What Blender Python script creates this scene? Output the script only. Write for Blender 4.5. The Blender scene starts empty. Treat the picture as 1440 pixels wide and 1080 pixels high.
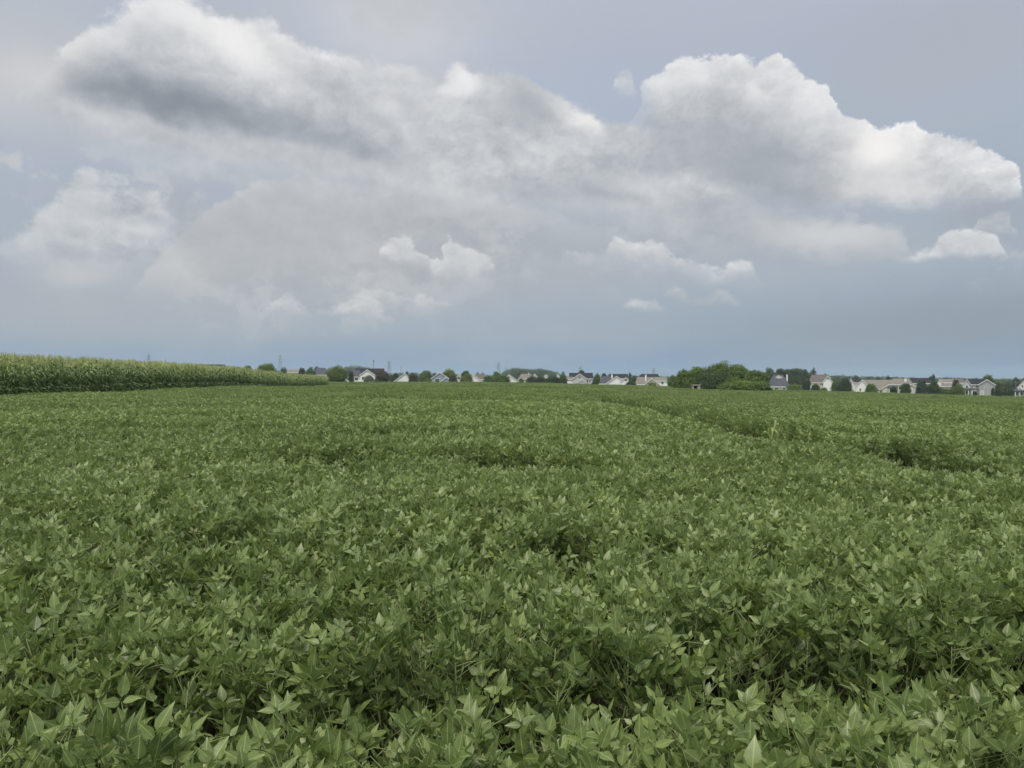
import bpy, bmesh, math, random, os
import numpy as np
from mathutils import Vector, Matrix

SC = bpy.context.scene
COL = SC.collection
F = 1082.0            # focal length in photo pixels (1440 wide)
HOR = 530.0           # photo row of the true horizon
CAMZ = 1.75
PI = math.pi

# ------------------------------------------------------------------ sky
SUN_AZ, SUN_EL = math.radians(200), math.radians(58)   # azimuth from +Y towards +X

def build_world():
    w = bpy.data.worlds.new("World"); SC.world = w
    w.use_nodes = True
    nt = w.node_tree; nt.nodes.clear()
    L = nt.links

    def put(sock, v):
        if isinstance(v, E): L.new(v.s, sock)
        elif isinstance(v, bpy.types.NodeSocket): L.new(v, sock)
        else: sock.default_value = v

    def M(op, a, b=None, c=None, clamp=False):
        n = nt.nodes.new('ShaderNodeMath'); n.operation = op; n.use_clamp = clamp
        put(n.inputs[0], a)
        if b is not None: put(n.inputs[1], b)
        if c is not None: put(n.inputs[2], c)
        return E(n.outputs[0])

    class E:
        def __init__(s, sock): s.s = sock
        def __add__(a, b): return M('ADD', a, b)
        __radd__ = __add__
        def __sub__(a, b): return M('SUBTRACT', a, b)
        def __rsub__(a, b): return M('SUBTRACT', b, a)
        def __mul__(a, b): return M('MULTIPLY', a, b)
        __rmul__ = __mul__
        def __truediv__(a, b): return M('DIVIDE', a, b)

    def sstep(x, lo, hi, a=0.0, b=1.0):
        n = nt.nodes.new('ShaderNodeMapRange'); n.interpolation_type = 'SMOOTHSTEP'
        put(n.inputs[0], x); put(n.inputs[1], lo); put(n.inputs[2], hi); put(n.inputs[3], a); put(n.inputs[4], b)
        return E(n.outputs[0])

    def noise(vec, scale, detail=4.0, rough=0.5, lac=2.0):
        n = nt.nodes.new('ShaderNodeTexNoise'); n.noise_dimensions = '3D'
        put(n.inputs['Vector'], vec)
        n.inputs['Scale'].default_value = scale; n.inputs['Detail'].default_value = detail
        n.inputs['Roughness'].default_value = rough; n.inputs['Lacunarity'].default_value = lac
        return n

    def curve(x, pts, lo, hi):
        """value of a hand-drawn curve; x already 0..1, values mapped to lo..hi"""
        n = nt.nodes.new('ShaderNodeFloatCurve')
        put(n.inputs['Value'], x)
        c = n.mapping.curves[0]
        pts = sorted(pts)
        while len(c.points) < len(pts): c.points.new(0.5, 0.5)
        for p, (a, b) in zip(c.points, pts):
            p.location = (min(1, max(0, a)), min(1, max(0, (b - lo) / (hi - lo)))); p.handle_type = 'AUTO_CLAMPED'
        n.mapping.update()
        return n.outputs[0]

    tc = nt.nodes.new('ShaderNodeTexCoord')
    dirn = tc.outputs['Generated']
    sep = nt.nodes.new('ShaderNodeSeparateXYZ'); L.new(dirn, sep.inputs[0])
    X, Y, Z = (E(o) for o in sep.outputs)
    az = M('ARCTAN2', X, Y); el = M('ARCSINE', Z)
    # flattened coordinates for the fine structure (clouds low in the sky look wider than tall)
    flat = nt.nodes.new('ShaderNodeCombineXYZ')
    put(flat.inputs[0], X); put(flat.inputs[1], Y); put(flat.inputs[2], Z * 1.35)
    P = flat.outputs[0]

    AZ0, AZ1 = -1.0, 1.0
    def pa(px): return math.atan((px - 720) / F)
    def pe(px, py): return math.atan((HOR - py) / math.hypot(F, px - 720))

    # domain warp
    w1 = noise(P, 7.0, 3.0, 0.55)
    w1s = nt.nodes.new('ShaderNodeSeparateXYZ'); L.new(w1.outputs['Color'], w1s.inputs[0])
    wx, wy = E(w1s.outputs[0]), E(w1s.outputs[1])
    w2 = noise(P, 26.0, 6.0, 0.56)
    w2s = nt.nodes.new('ShaderNodeSeparateXYZ'); L.new(w2.outputs['Color'], w2s.inputs[0])
    vx, vy = E(w2s.outputs[0]), E(w2s.outputs[1])
    fx = E(w2.outputs[0])
    azw = az + (wx - 0.5) * 0.05 + (vx - 0.5) * 0.035
    elw = el + (wy - 0.5) * 0.03 + (vy - 0.5) * 0.03
    t_az = (azw - AZ0) * (1.0 / (AZ1 - AZ0))

    # billows (puffs): rounded cells at two scales, lit from the upper right
    def billow(vec):
        v = nt.nodes.new('ShaderNodeTexVoronoi'); v.feature = 'F1'; v.voronoi_dimensions = '3D'
        put(v.inputs['Vector'], vec); v.inputs['Scale'].default_value = 24.0
        v.inputs['Detail'].default_value = 3.0; v.inputs['Roughness'].default_value = 0.6; v.inputs['Lacunarity'].default_value = 2.3
        v.normalize = True
        return E(v.outputs['Distance'])
    wv = nt.nodes.new('ShaderNodeVectorMath'); wv.operation = 'MULTIPLY_ADD'
    L.new(w2.outputs['Color'], wv.inputs[0]); wv.inputs[1].default_value = (0.03,) * 3; L.new(P, wv.inputs[2])
    b1 = billow(wv.outputs[0])
    off = nt.nodes.new('ShaderNodeVectorMath'); off.operation = 'ADD'
    L.new(wv.outputs[0], off.inputs[0]); off.inputs[1].default_value = (0.010, 0.0, 0.014)
    b2 = billow(off.outputs[0])
    relief = (b2 - b1) * 1.15                    # > 0 where the puff faces the light
    big = E(noise(P, 4.2, 5.0, 0.55).outputs[0])
    soft = E(noise(P, 11.0, 5.0, 0.5).outputs[0])

    def layer(base, alpha, v, warm=0.0):
        """mix a cloud of grey value v over base"""
        k = 0.92 - v
        c = nt.nodes.new('ShaderNodeCombineColor')
        put(c.inputs[0], v - k * 0.085 + warm); put(c.inputs[1], v - k * 0.01); put(c.inputs[2], v + k * 0.075 - warm)
        m = nt.nodes.new('ShaderNodeMix'); m.data_type = 'RGBA'; m.clamp_factor = True
        put(m.inputs['Factor'], alpha); put(m.inputs[6], base); L.new(c.outputs[0], m.inputs[7])
        return m.outputs[2]

    def spot(px, py, rx, ry, amp, rot=0.0, warp=1.0):
        a0, e0 = pa(px), pe(px, py)
        kx = math.cos(a0) / F * rx * math.cos(a0); ky = ry / F * math.cos(a0)
        dx = (azw if warp else az) - a0; dy = (elw if warp else el) - e0
        if rot:
            c, s = math.cos(rot), math.sin(rot)
            dx, dy = dx * c + dy * s, dy * c - dx * s
        dx = dx * (1 / kx); dy = dy * (1 / ky)
        r2 = M('MULTIPLY_ADD', dy, dy, dx * dx)
        return M('POWER', 0.43, r2) * amp

    def cloud(base, top, bot, v, st=10.0, sb=25.0, puff=0.0, opac=1.0, warm=0.0, ragged=0.0, fade=None):
        """top / bot: outline points in photo pixels; st, sb: softness (pixels) of the upper and lower edge"""
        T = E(curve(t_az, [((pa(x) - AZ0) / (AZ1 - AZ0), pe(x, y)) for x, y in top], -0.05, 0.6)) * 0.65 - 0.05
        B = E(curve(t_az, [((pa(x) - AZ0) / (AZ1 - AZ0), pe(x, y)) for x, y in bot], -0.05, 0.6)) * 0.65 - 0.05
        et = T - elw
        if puff: et = et + (0.42 - b1) * (puff / F)
        if ragged: et = et + (soft - 0.5) * (ragged / F)
        eb = elw - B
        if ragged: eb = eb + (big - 0.5) * (ragged / F)
        al = sstep(et, 0.0, st / F) * sstep(eb, 0.0, sb / F)
        if fade: al = al * sstep(azw, pa(fade[0]), pa(fade[1]))
        if len(fade or ()) > 2: al = al * sstep(azw, pa(fade[2]), pa(fade[3]))
        inside['a'] = al
        if callable(v):
            h = eb / M('MAXIMUM', T - B, 0.01)
            v = v(h, et)
        if opac != 1.0: al = al * opac
        return layer(base, al, v, warm)

    inside = {}
    def shade(sky, *a, v=0.7, warm=0.0):
        return layer(sky, spot(*a) * inside['a'], v, warm)

    # ---- base overcast: a colour ramp up the sky
    rm = nt.nodes.new('ShaderNodeValToRGB')
    put(rm.inputs[0], el * (1 / 0.6) + (big - 0.5) * 0.10)
    cr = rm.color_ramp; cr.interpolation = 'EASE'
    stops = [(532, (128, 152, 186)), (503, (138, 159, 186)), (468, (154, 169, 186)), (370, (167, 178, 191)), (260, (170, 181, 196)),
             (110, (177, 186, 204)), (0, (183, 190, 206))]
    while len(cr.elements) < len(stops): cr.elements.new(0.5)
    for e_, (py, c) in zip(cr.elements, stops):
        e_.position = max(0, pe(720, py) / 0.6); e_.color = (c[0] / 255, c[1] / 255, c[2] / 255, 1)
    sky = rm.outputs[0]
    # broad pale / dark veils
    streak = nt.nodes.new('ShaderNodeCombineXYZ'); put(streak.inputs[0], X); put(streak.inputs[1], Y); put(streak.inputs[2], Z * 3.2)
    stn = E(noise(streak.outputs[0], 5.0, 5.0, 0.5).outputs[0])
    sky = layer(sky, sstep(stn, 0.42, 0.75) * 0.32, 0.735)
    sky = layer(sky, spot(1400, 440, 190, 40, 0.4), 0.60, -0.01)
    sky = layer(sky, spot(1330, 60, 240, 70, 0.5), 0.70)
    sky = layer(sky, spot(1390, 300, 60, 60, 0.45), 0.63)
    sky = layer(sky, spot(560, 30, 120, 90, 0.8), 0.84, 0.006)
    sky = layer(sky, spot(60, 60, 150, 90, 0.7), 0.765)
    sky = layer(sky, sstep(soft + (big - 0.5) * 0.8, 0.40, 0.66) * sstep(el, 0.05, 0.16) * sstep(az, pa(1000), pa(500)) * 0.55, 0.755, 0.002)
    sky = layer(sky, spot(560, 400, 330, 80, 0.45), 0.715, 0.004)
    sky = layer(sky, spot(1000, 350, 330, 70, 0.4), 0.69)
    sky = layer(sky, spot(1300, 470, 330, 50, 0.65), 0.590, -0.014)
    sky = layer(sky, spot(10, 120, 120, 70, 0.8), 0.795, 0.004)
    sky = layer(sky, spot(90, 440, 330, 55, 0.65), 0.715, 0.004)
    sky = layer(sky, spot(330, 320, 330, 90, 0.35), 0.73, 0.004)
    # F: pale broad anvils, lower left
    sky = cloud(sky, [(130, 470), (180, 420), (205, 375), (260, 330), (290, 300), (330, 268), (400, 255), (480, 262), (560, 262), (660, 280), (760, 300), (900, 350), (980, 480)],
                [(130, 470), (200, 440), (300, 470), (420, 475), (560, 470), (700, 450), (820, 440), (980, 480)],
                lambda h, et: 0.715 + sstep(et, 0.05, 0.0) * 0.085 + (soft - 0.5) * 0.16 + relief * 0.16, st=12, sb=90, puff=58, opac=0.66, warm=0.010, fade=(1000, 640), ragged=34)
    sky = shade(sky, 250, 375, 70, 30, 0.6, 0.5, v=0.82, warm=0.014)
    sky = shade(sky, 420, 330, 120, 50, 0.45, v=0.77, warm=0.010)
    # E: left cumulus bank
    sky = cloud(sky, [(-150, 330), (-60, 335), (0, 338), (50, 306), (100, 262), (140, 245), (200, 258), (240, 286), (275, 310), (290, 350), (300, 400)],
                [(-150, 420), (0, 395), (120, 405), (200, 392), (260, 382), (300, 400)],
                lambda h, et: 0.745 + relief * 0.40 + sstep(et, 0.06, 0.0) * 0.07 + (soft - 0.5) * 0.26, st=18, sb=70, puff=52, opac=0.9, ragged=24, fade=(300, 215))
    sky = shade(sky, 60, 325, 70, 26, 0.6, 0.6, v=0.84)
    sky = shade(sky, 120, 300, 30, 36, 0.6, v=0.84)
    sky = shade(sky, 195, 318, 40, 13, 0.75, v=0.85)
    sky = shade(sky, 110, 362, 90, 12, 0.5, v=0.70)
    sky = layer(sky, spot(110, 385, 55, 14, 0.6), 0.80, 0.012)
    sky = layer(sky, spot(268, 312, 22, 46, 0.5, 0.5), 0.665)
    # torn fragments between the banks
    frag = sstep(soft + relief * 0.5 + (fx - 0.5) * 0.5, 0.50, 0.64)
    sky = layer(sky, frag * (spot(190, 262, 150, 40, 0.8) + spot(40, 230, 90, 60, 0.55) + spot(420, 420, 200, 50, 0.5) + spot(760, 350, 200, 40, 0.45) + spot(1380, 370, 90, 30, 0.5)), 0.785, 0.004)
    # veil of paler cloud under the big left cloud, out to the middle
    sky = cloud(sky, [(-150, 80), (-60, 70), (0, 85), (60, 80), (200, 60), (420, 60), (600, 90), (740, 120), (900, 180), (1000, 200), (1100, 330)],
                [(-150, 80), (-60, 130), (20, 165), (100, 240), (240, 270), (400, 285), (560, 310), (760, 325), (900, 340), (1000, 345), (1100, 330)],
                lambda h, et: 0.79 + (soft - 0.5) * 0.24 + relief * 0.14, st=60, sb=60, ragged=70, opac=0.9, warm=0.003)
    # C: ragged middle mass
    sky = cloud(sky, [(520, 230), (580, 150), (630, 108), (660, 98), (720, 100), (760, 115), (800, 140), (850, 165), (900, 180), (960, 200), (1080, 260)],
                [(520, 230), (620, 270), (680, 290), (760, 300), (860, 300), (960, 310), (1080, 260)],
                lambda h, et: 0.775 + relief * 0.26 + (soft - 0.5) * 0.30 + sstep(et, 0.04, 0.0) * 0.04, st=14, sb=45, puff=44, opac=0.92, fade=(560, 640))
    sky = shade(sky, 655, 116, 22, 15, 0.95, v=0.95)
    sky = shade(sky, 636, 130, 28, 10, 0.8, v=0.93)
    sky = shade(sky, 745, 152, 46, 26, 0.8, v=0.69)
    sky = shade(sky, 822, 165, 34, 14, 0.95, -0.6, v=0.94, warm=0.006)
    sky = shade(sky, 690, 278, 95, 18, 0.8, v=0.655)
    sky = shade(sky, 840, 282, 60, 20, 0.8, v=0.63)
    sky = shade(sky, 895, 258, 60, 16, 0.65, v=0.83)
    # D: lower right band
    sky = cloud(sky, [(840, 380), (900, 290), (980, 275), (1060, 280), (1110, 300), (1180, 305), (1240, 308), (1275, 325), (1300, 372)],
                [(840, 380), (920, 375), (1020, 370), (1120, 380), (1200, 385), (1260, 382), (1300, 372)],
                lambda h, et: 0.685 + h * 0.06 + (soft - 0.5) * 0.16 + relief * 0.14, st=18, sb=40, puff=30, opac=0.9, fade=(850, 960))
    sky = shade(sky, 1170, 326, 105, 24, 0.85, -0.08, v=0.835, warm=0.004)
    sky = shade(sky, 1235, 362, 50, 16, 0.6, v=0.78, warm=0.004)
    # A: the big left cloud
    sky = cloud(sky, [(20, 170), (60, 95), (85, 60), (105, 36), (140, 22), (200, 2), (250, -14), (290, 8), (330, 32), (370, 28), (410, 52), (450, 66), (500, 78), (560, 100), (640, 130), (720, 235)],
                [(20, 170), (60, 158), (120, 168), (200, 178), (260, 190), (330, 194), (400, 202), (470, 224), (540, 250), (620, 272), (720, 235)],
                lambda h, et: 0.785 + relief * 0.24 + (soft - 0.5) * 0.14 + sstep(et, 0.045, 0.0) * 0.12
                - sstep(h, 0.55, 0.05) * 0.10, st=20, sb=36, puff=56, ragged=22, fade=(650, 440))
    sky = shade(sky, 140, 150, 90, 45, 0.5, v=0.62)
    sky = shade(sky, 270, 166, 160, 28, 0.9, -0.16, v=0.545)
    sky = shade(sky, 440, 208, 120, 22, 0.8, -0.26, v=0.575)
    sky = shade(sky, 340, 68, 75, 30, 0.9, -0.5, v=0.965, warm=0.004)
    sky = shade(sky, 250, 15, 60, 30, 0.75, v=0.95)
    sky = shade(sky, 150, 40, 60, 24, 0.45, 0.5, v=0.90)
    sky = shade(sky, 88, 58, 26, 20, 0.85, v=0.90, warm=0.008)
    sky = layer(sky, spot(50, 100, 55, 26, 0.65, 0.4), 0.83, 0.008)
    # B: the white cumulus on the right
    sky = cloud(sky, [(850, 235), (890, 165), (905, 118), (930, 100), (950, 84), (990, 80), (1040, 84), (1058, 92), (1085, 80), (1110, 92), (1130, 112), (1165, 118), (1178, 150),
                      (1215, 178), (1245, 190), (1265, 176), (1300, 182), (1340, 192), (1385, 205), (1420, 240), (1445, 290)],
                [(850, 235), (900, 255), (980, 270), (1060, 288), (1130, 302), (1200, 304), (1290, 300), (1380, 300), (1420, 298), (1445, 290)],
                lambda h, et: 0.775 + relief * 0.34 + sstep(et, 0.06, 0.0) * 0.13 + (soft - 0.5) * 0.13, st=8, sb=28, puff=46, fade=(870, 945))
    sky = shade(sky, 1060, 232, 100, 60, 0.8, -0.35, v=0.65)
    sky = shade(sky, 930, 208, 70, 40, 0.6, v=0.70)
    sky = shade(sky, 1130, 285, 95, 15, 0.7, v=0.59)
    sky = shade(sky, 1232, 214, 52, 36, 0.92, -0.3, v=0.985, warm=0.012)
    sky = shade(sky, 1240, 270, 80, 22, 0.65, v=0.90, warm=0.012)
    sky = shade(sky, 1130, 135, 60, 40, 0.6, -0.5, v=0.93)
    sky = shade(sky, 960, 110, 60, 28, 0.5, v=0.91)
    sky = cloud(sky, [(852, 130), (860, 108), (868, 100), (880, 96), (892, 106), (900, 128)], [(852, 130), (864, 134), (884, 138), (900, 128)], lambda h, et: 0.82 + relief * 0.3, st=9, sb=18, puff=40, opac=0.7, ragged=24)
    # small low clouds
    def puffs(sky, top, bot, v=0.80, opac=0.8, st=9, sb=28, puff=36):
        return cloud(sky, top, bot, lambda h, et: v - 0.05 + h * 0.08 + relief * 0.24 + (soft - 0.5) * 0.16, st=st, sb=sb, puff=puff, opac=opac, warm=0.004, ragged=20)
    sky = puffs(sky, [(535, 368), (550, 342), (572, 336), (592, 352), (606, 364), (622, 356), (634, 334), (646, 340), (664, 346), (688, 368), (702, 392)],
                [(535, 368), (580, 382), (620, 404), (660, 404), (702, 392)], 0.825, 0.85)
    sky = puffs(sky, [(365, 455), (392, 416), (404, 410), (430, 428), (470, 430), (500, 422), (518, 422), (545, 436), (580, 455)], [(365, 455), (440, 454), (520, 458), (580, 455)], 0.79, 0.7)
    sky = puffs(sky, [(500, 428), (525, 408), (550, 410), (575, 422), (595, 416), (625, 428), (650, 448)], [(500, 428), (560, 440), (610, 450), (650, 448)], 0.78, 0.6)
    sky = puffs(sky, [(780, 380), (800, 356), (830, 358), (850, 362), (870, 342), (884, 352), (905, 348), (925, 338), (950, 360), (985, 378), (1005, 388), (1030, 374), (1052, 374), (1068, 392), (1085, 408)],
                [(780, 380), (860, 392), (950, 402), (1010, 412), (1085, 408)], 0.82, 0.8, 10, 40)
    sky = puffs(sky, [(1255, 370), (1285, 352), (1318, 346), (1342, 328), (1362, 326), (1385, 338), (1402, 360), (1412, 376)], [(1255, 370), (1310, 374), (1370, 378), (1412, 376)], 0.83, 0.85, 9, 20)
    sky = puffs(sky, [(860, 436), (885, 422), (920, 425), (950, 440)], [(860, 436), (900, 439), (950, 440)], 0.76, 0.7, 8, 12, 10)
    sky = puffs(sky, [(935, 424), (955, 408), (985, 418), (1015, 414), (1045, 436)], [(935, 424), (985, 432), (1045, 436)], 0.75, 0.65, 9, 12, 10)
    sky = puffs(sky, [(1370, 330), (1382, 304), (1402, 302), (1418, 318), (1424, 336)], [(1370, 330), (1395, 340), (1424, 336)], 0.76, 0.7, 9, 14, 14)
    sky = puffs(sky, [(1424, 335), (1438, 306), (1460, 300), (1480, 335)], [(1424, 335), (1450, 345), (1480, 335)], 0.76, 0.7, 9, 14, 14)
    sky = puffs(sky, [(490, 402), (510, 378), (530, 386), (556, 404)], [(490, 402), (530, 408), (556, 404)], 0.75, 0.6, 14, 18, 14)

    # linear light; x10 because the Background strength is 0.1
    gm = nt.nodes.new('ShaderNodeGamma'); put(gm.inputs[0], sky); gm.inputs[1].default_value = 2.2
    sep2 = nt.nodes.new('ShaderNodeVectorMath'); sep2.operation = 'SCALE'
    L.new(gm.outputs[0], sep2.inputs[0])
    # unseen upper sky, brightened towards the zenith to add light on the field
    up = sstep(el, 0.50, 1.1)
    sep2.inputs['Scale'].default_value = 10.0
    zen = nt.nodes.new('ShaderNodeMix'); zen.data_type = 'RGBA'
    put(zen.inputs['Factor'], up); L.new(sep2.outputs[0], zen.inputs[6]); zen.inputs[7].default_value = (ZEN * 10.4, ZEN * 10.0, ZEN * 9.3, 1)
    st = nt.nodes.new('ShaderNodeTexSky'); st.sky_type = 'NISHITA'; st.sun_disc = False
    st.sun_elevation = SUN_EL; st.sun_rotation = SUN_AZ
    st.air_density = 1.0; st.dust_density = 1.5
    mx = nt.nodes.new('ShaderNodeMix'); mx.data_type = 'RGBA'
    mx.inputs['Factor'].default_value = 0.06
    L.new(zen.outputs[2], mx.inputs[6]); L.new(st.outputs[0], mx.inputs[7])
    bg = nt.nodes.new('ShaderNodeBackground'); bg.inputs['Strength'].default_value = 0.1
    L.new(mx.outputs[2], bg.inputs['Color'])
    out = nt.nodes.new('ShaderNodeOutputWorld'); L.new(bg.outputs[0], out.inputs['Surface'])
    w.cycles.sampling_method = 'NONE'
    print('world nodes', len(nt.nodes))

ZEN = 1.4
EXPOSURE = 0.0

def build_camera():
    cd = bpy.data.cameras.new('camera'); cam = bpy.data.objects.new('camera', cd); COL.objects.link(cam)
    cd.sensor_fit = 'HORIZONTAL'; cd.sensor_width = 36.0; cd.lens = 36.0 * F / 1440.0
    cd.clip_start = 0.05; cd.clip_end = 20000
    pitch = math.atan((540 - HOR) / F)
    cam.location = (0, 0, CAMZ); cam.rotation_euler = (PI / 2 - pitch, 0, 0)
    SC.camera = cam
    sd = bpy.data.lights.new('sun', 'SUN'); sd.energy = SUN_E; sd.angle = math.radians(16); sd.color = (1.0, 0.94, 0.83)
    so = bpy.data.objects.new('sun', sd); COL.objects.link(so)
    d = Vector((math.sin(SUN_AZ) * math.cos(SUN_EL), math.cos(SUN_AZ) * math.cos(SUN_EL), math.sin(SUN_EL)))
    so.rotation_euler = d.to_track_quat('Z', 'Y').to_euler(); so.location = d * 60
    SC.view_settings.view_transform = 'Standard'; SC.view_settings.look = 'None'
    SC.view_settings.gamma = 1; SC.view_settings.use_curve_mapping = False
    SC.view_settings.exposure = EXPOSURE
    cy = SC.cycles
    cy.max_bounces = 5; cy.diffuse_bounces = 3; cy.glossy_bounces = 1; cy.transmission_bounces = 3; cy.volume_bounces = 1
    cy.transparent_max_bounces = 6
    cy.caustics_reflective = False; cy.caustics_refractive = False
    cy.sample_clamp_indirect = 4.0
    cy.use_adaptive_sampling = True; cy.adaptive_threshold = 0.015
    cy.use_denoising = True
    cy.denoiser = 'OPENIMAGEDENOISE'; cy.denoising_input_passes = 'RGB_ALBEDO_NORMAL'; cy.denoising_prefilter = 'ACCURATE'
SUN_E = 2.7

# ------------------------------------------------------------------ helpers
RNG = np.random.default_rng(7)
random.seed(7)

def ss(x, a, b):
    t = np.clip((np.asarray(x, float) - a) / (b - a), 0, 1); return t * t * (3 - 2 * t)

def ground_z(x, y):
    """height of the soil; the field falls gently away, most of all to the right, and drops behind its crest"""
    x = np.asarray(x, float); y = np.asarray(y, float)
    u = np.clip(x / np.maximum(y, 5.0), -1.2, 1.2)
    ye = np.clip(y, 0, 400)
    ramp = (u + np.sqrt(u * u + 0.004)) / 2
    z = -(0.0037 * ye + 0.0296 * ramp * ye)
    z = z - 2.0 * ss(y, 322, 395) * (1 - ss(u, 0.14, 0.34))
    z = z + 0.9 * np.exp(-((x + 62) / 22) ** 2 - ((y - 74) / 40) ** 2)
    z = z - 0.55 * ss(y, 88, 140) * ss(-x, 24, 38) * (1 - ss(y, 170, 215))
    return z

def tag(o, label=None, cat=None, group=None, kind=None):
    if label: o['label'] = label
    if cat: o['category'] = cat
    if group: o['group'] = group
    if kind: o['kind'] = kind
    return o

def empty(name, loc, rz=0.0):
    o = bpy.data.objects.new(name, None); COL.objects.link(o)
    o.location = loc; o.rotation_euler = (0, 0, rz); o.empty_display_size = 0.3
    return o

def link(name, me, parent=None):
    o = bpy.data.objects.new(name, me); COL.objects.link(o)
    if parent: o.parent = parent
    return o

def mesh_np(name, verts, faces, mats, smooth=False, midx=None):
    """faces: (M,k) int array"""
    verts = np.asarray(verts, np.float32); faces = np.asarray(faces, np.int32)
    me = bpy.data.meshes.new(name)
    k = faces.shape[1]
    me.vertices.add(len(verts)); me.vertices.foreach_set('co', verts.ravel())
    me.loops.add(faces.size); me.loops.foreach_set('vertex_index', faces.ravel())
    me.polygons.add(len(faces)); me.polygons.foreach_set('loop_start', np.arange(0, faces.size, k, dtype=np.int32))
    if midx is not None: me.polygons.foreach_set('material_index', np.asarray(midx, np.int32))
    me.polygons.foreach_set('use_smooth', np.full(len(faces), smooth))
    for m in mats: me.materials.append(m)
    me.update(calc_edges=True); me.validate()
    return me

class MB:
    """collects faces of any size into one mesh, several materials allowed"""
    def __init__(s): s.v = []; s.f = []; s.m = []; s.tone = []; s.uv = []
    def add(s, vs, fs, m=0, tone=0.5, uvs=None):
        o = len(s.v); s.v.extend(vs); s.tone.extend([tone] * len(vs))
        s.uv.extend(uvs if uvs else [(0.5, 0.5)] * len(vs))
        for f in fs: s.f.append(tuple(i + o for i in f)); s.m.append(m)
    def box(s, x0, x1, y0, y1, z0, z1, m=0):
        s.add([(x0, y0, z0), (x1, y0, z0), (x1, y1, z0), (x0, y1, z0), (x0, y0, z1), (x1, y0, z1), (x1, y1, z1), (x0, y1, z1)],
              [(0, 3, 2, 1), (4, 5, 6, 7), (0, 1, 5, 4), (1, 2, 6, 5), (2, 3, 7, 6), (3, 0, 4, 7)], m)
    def tube(s, pts, rad, n=5, m=0, tone=0.5, cap=True):
        pts = [Vector(p) for p in pts]; rings = []
        for i, p in enumerate(pts):
            d = (pts[min(i + 1, len(pts) - 1)] - pts[max(i - 1, 0)])
            d = d.normalized() if d.length > 1e-9 else Vector((0, 0, 1))
            a = d.orthogonal().normalized() if i == 0 else (a - d * a.dot(d)).normalized()
            b = d.cross(a); r = rad[i] if isinstance(rad, (list, tuple)) else rad
            rings.append([tuple(p + (a * math.cos(t) + b * math.sin(t)) * r) for t in [2 * PI * k / n for k in range(n)]])
        vs = [v for r in rings for v in r]
        fs = [(i * n + k, i * n + (k + 1) % n, (i + 1) * n + (k + 1) % n, (i + 1) * n + k) for i in range(len(pts) - 1) for k in range(n)]
        if cap: fs += [tuple(range(n))[::-1], tuple((len(pts) - 1) * n + k for k in range(n))]
        s.add(vs, fs, m, tone)
    def mesh(s, name, mats, smooth=False):
        me = bpy.data.meshes.new(name); me.from_pydata(s.v, [], s.f)
        for m in mats: me.materials.append(m)
        me.polygons.foreach_set('material_index', s.m)
        if smooth: me.polygons.foreach_set('use_smooth', [True] * len(s.f))
        at = me.attributes.new('tone', 'FLOAT', 'POINT'); at.data.foreach_set('value', s.tone)
        uv = me.uv_layers.new(name='UVMap')
        li = np.empty(len(me.loops), np.int32); me.loops.foreach_get('vertex_index', li)
        uv.data.foreach_set('uv', np.asarray(s.uv, np.float32)[li].ravel())
        me.update()
        return me

# ------------------------------------------------------------------ materials
def mat(name, col, rough=0.7, spec=0.3, var=0.0, vscale=1.0, coords='Object'):
    m = bpy.data.materials.new(name); m.use_nodes = True
    nt = m.node_tree; b = nt.nodes['Principled BSDF']
    b.inputs['Roughness'].default_value = rough; b.inputs['Specular IOR Level'].default_value = spec
    if var:
        tc = nt.nodes.new('ShaderNodeTexCoord'); n = nt.nodes.new('ShaderNodeTexNoise')
        nt.links.new(tc.outputs[coords], n.inputs['Vector']); n.inputs['Scale'].default_value = vscale; n.inputs['Detail'].default_value = 4
        r = nt.nodes.new('ShaderNodeValToRGB'); nt.links.new(n.outputs[0], r.inputs[0])
        r.color_ramp.elements[0].position = 0.3; r.color_ramp.elements[1].position = 0.7
        r.color_ramp.elements[0].color = tuple(c * (1 - var) for c in col) + (1,)
        r.color_ramp.elements[1].color = tuple(min(1, c * (1 + var)) for c in col) + (1,)
        nt.links.new(r.outputs[0], b.inputs['Base Color'])
    else: b.inputs['Base Color'].default_value = tuple(col) + (1,)
    return m

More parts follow.
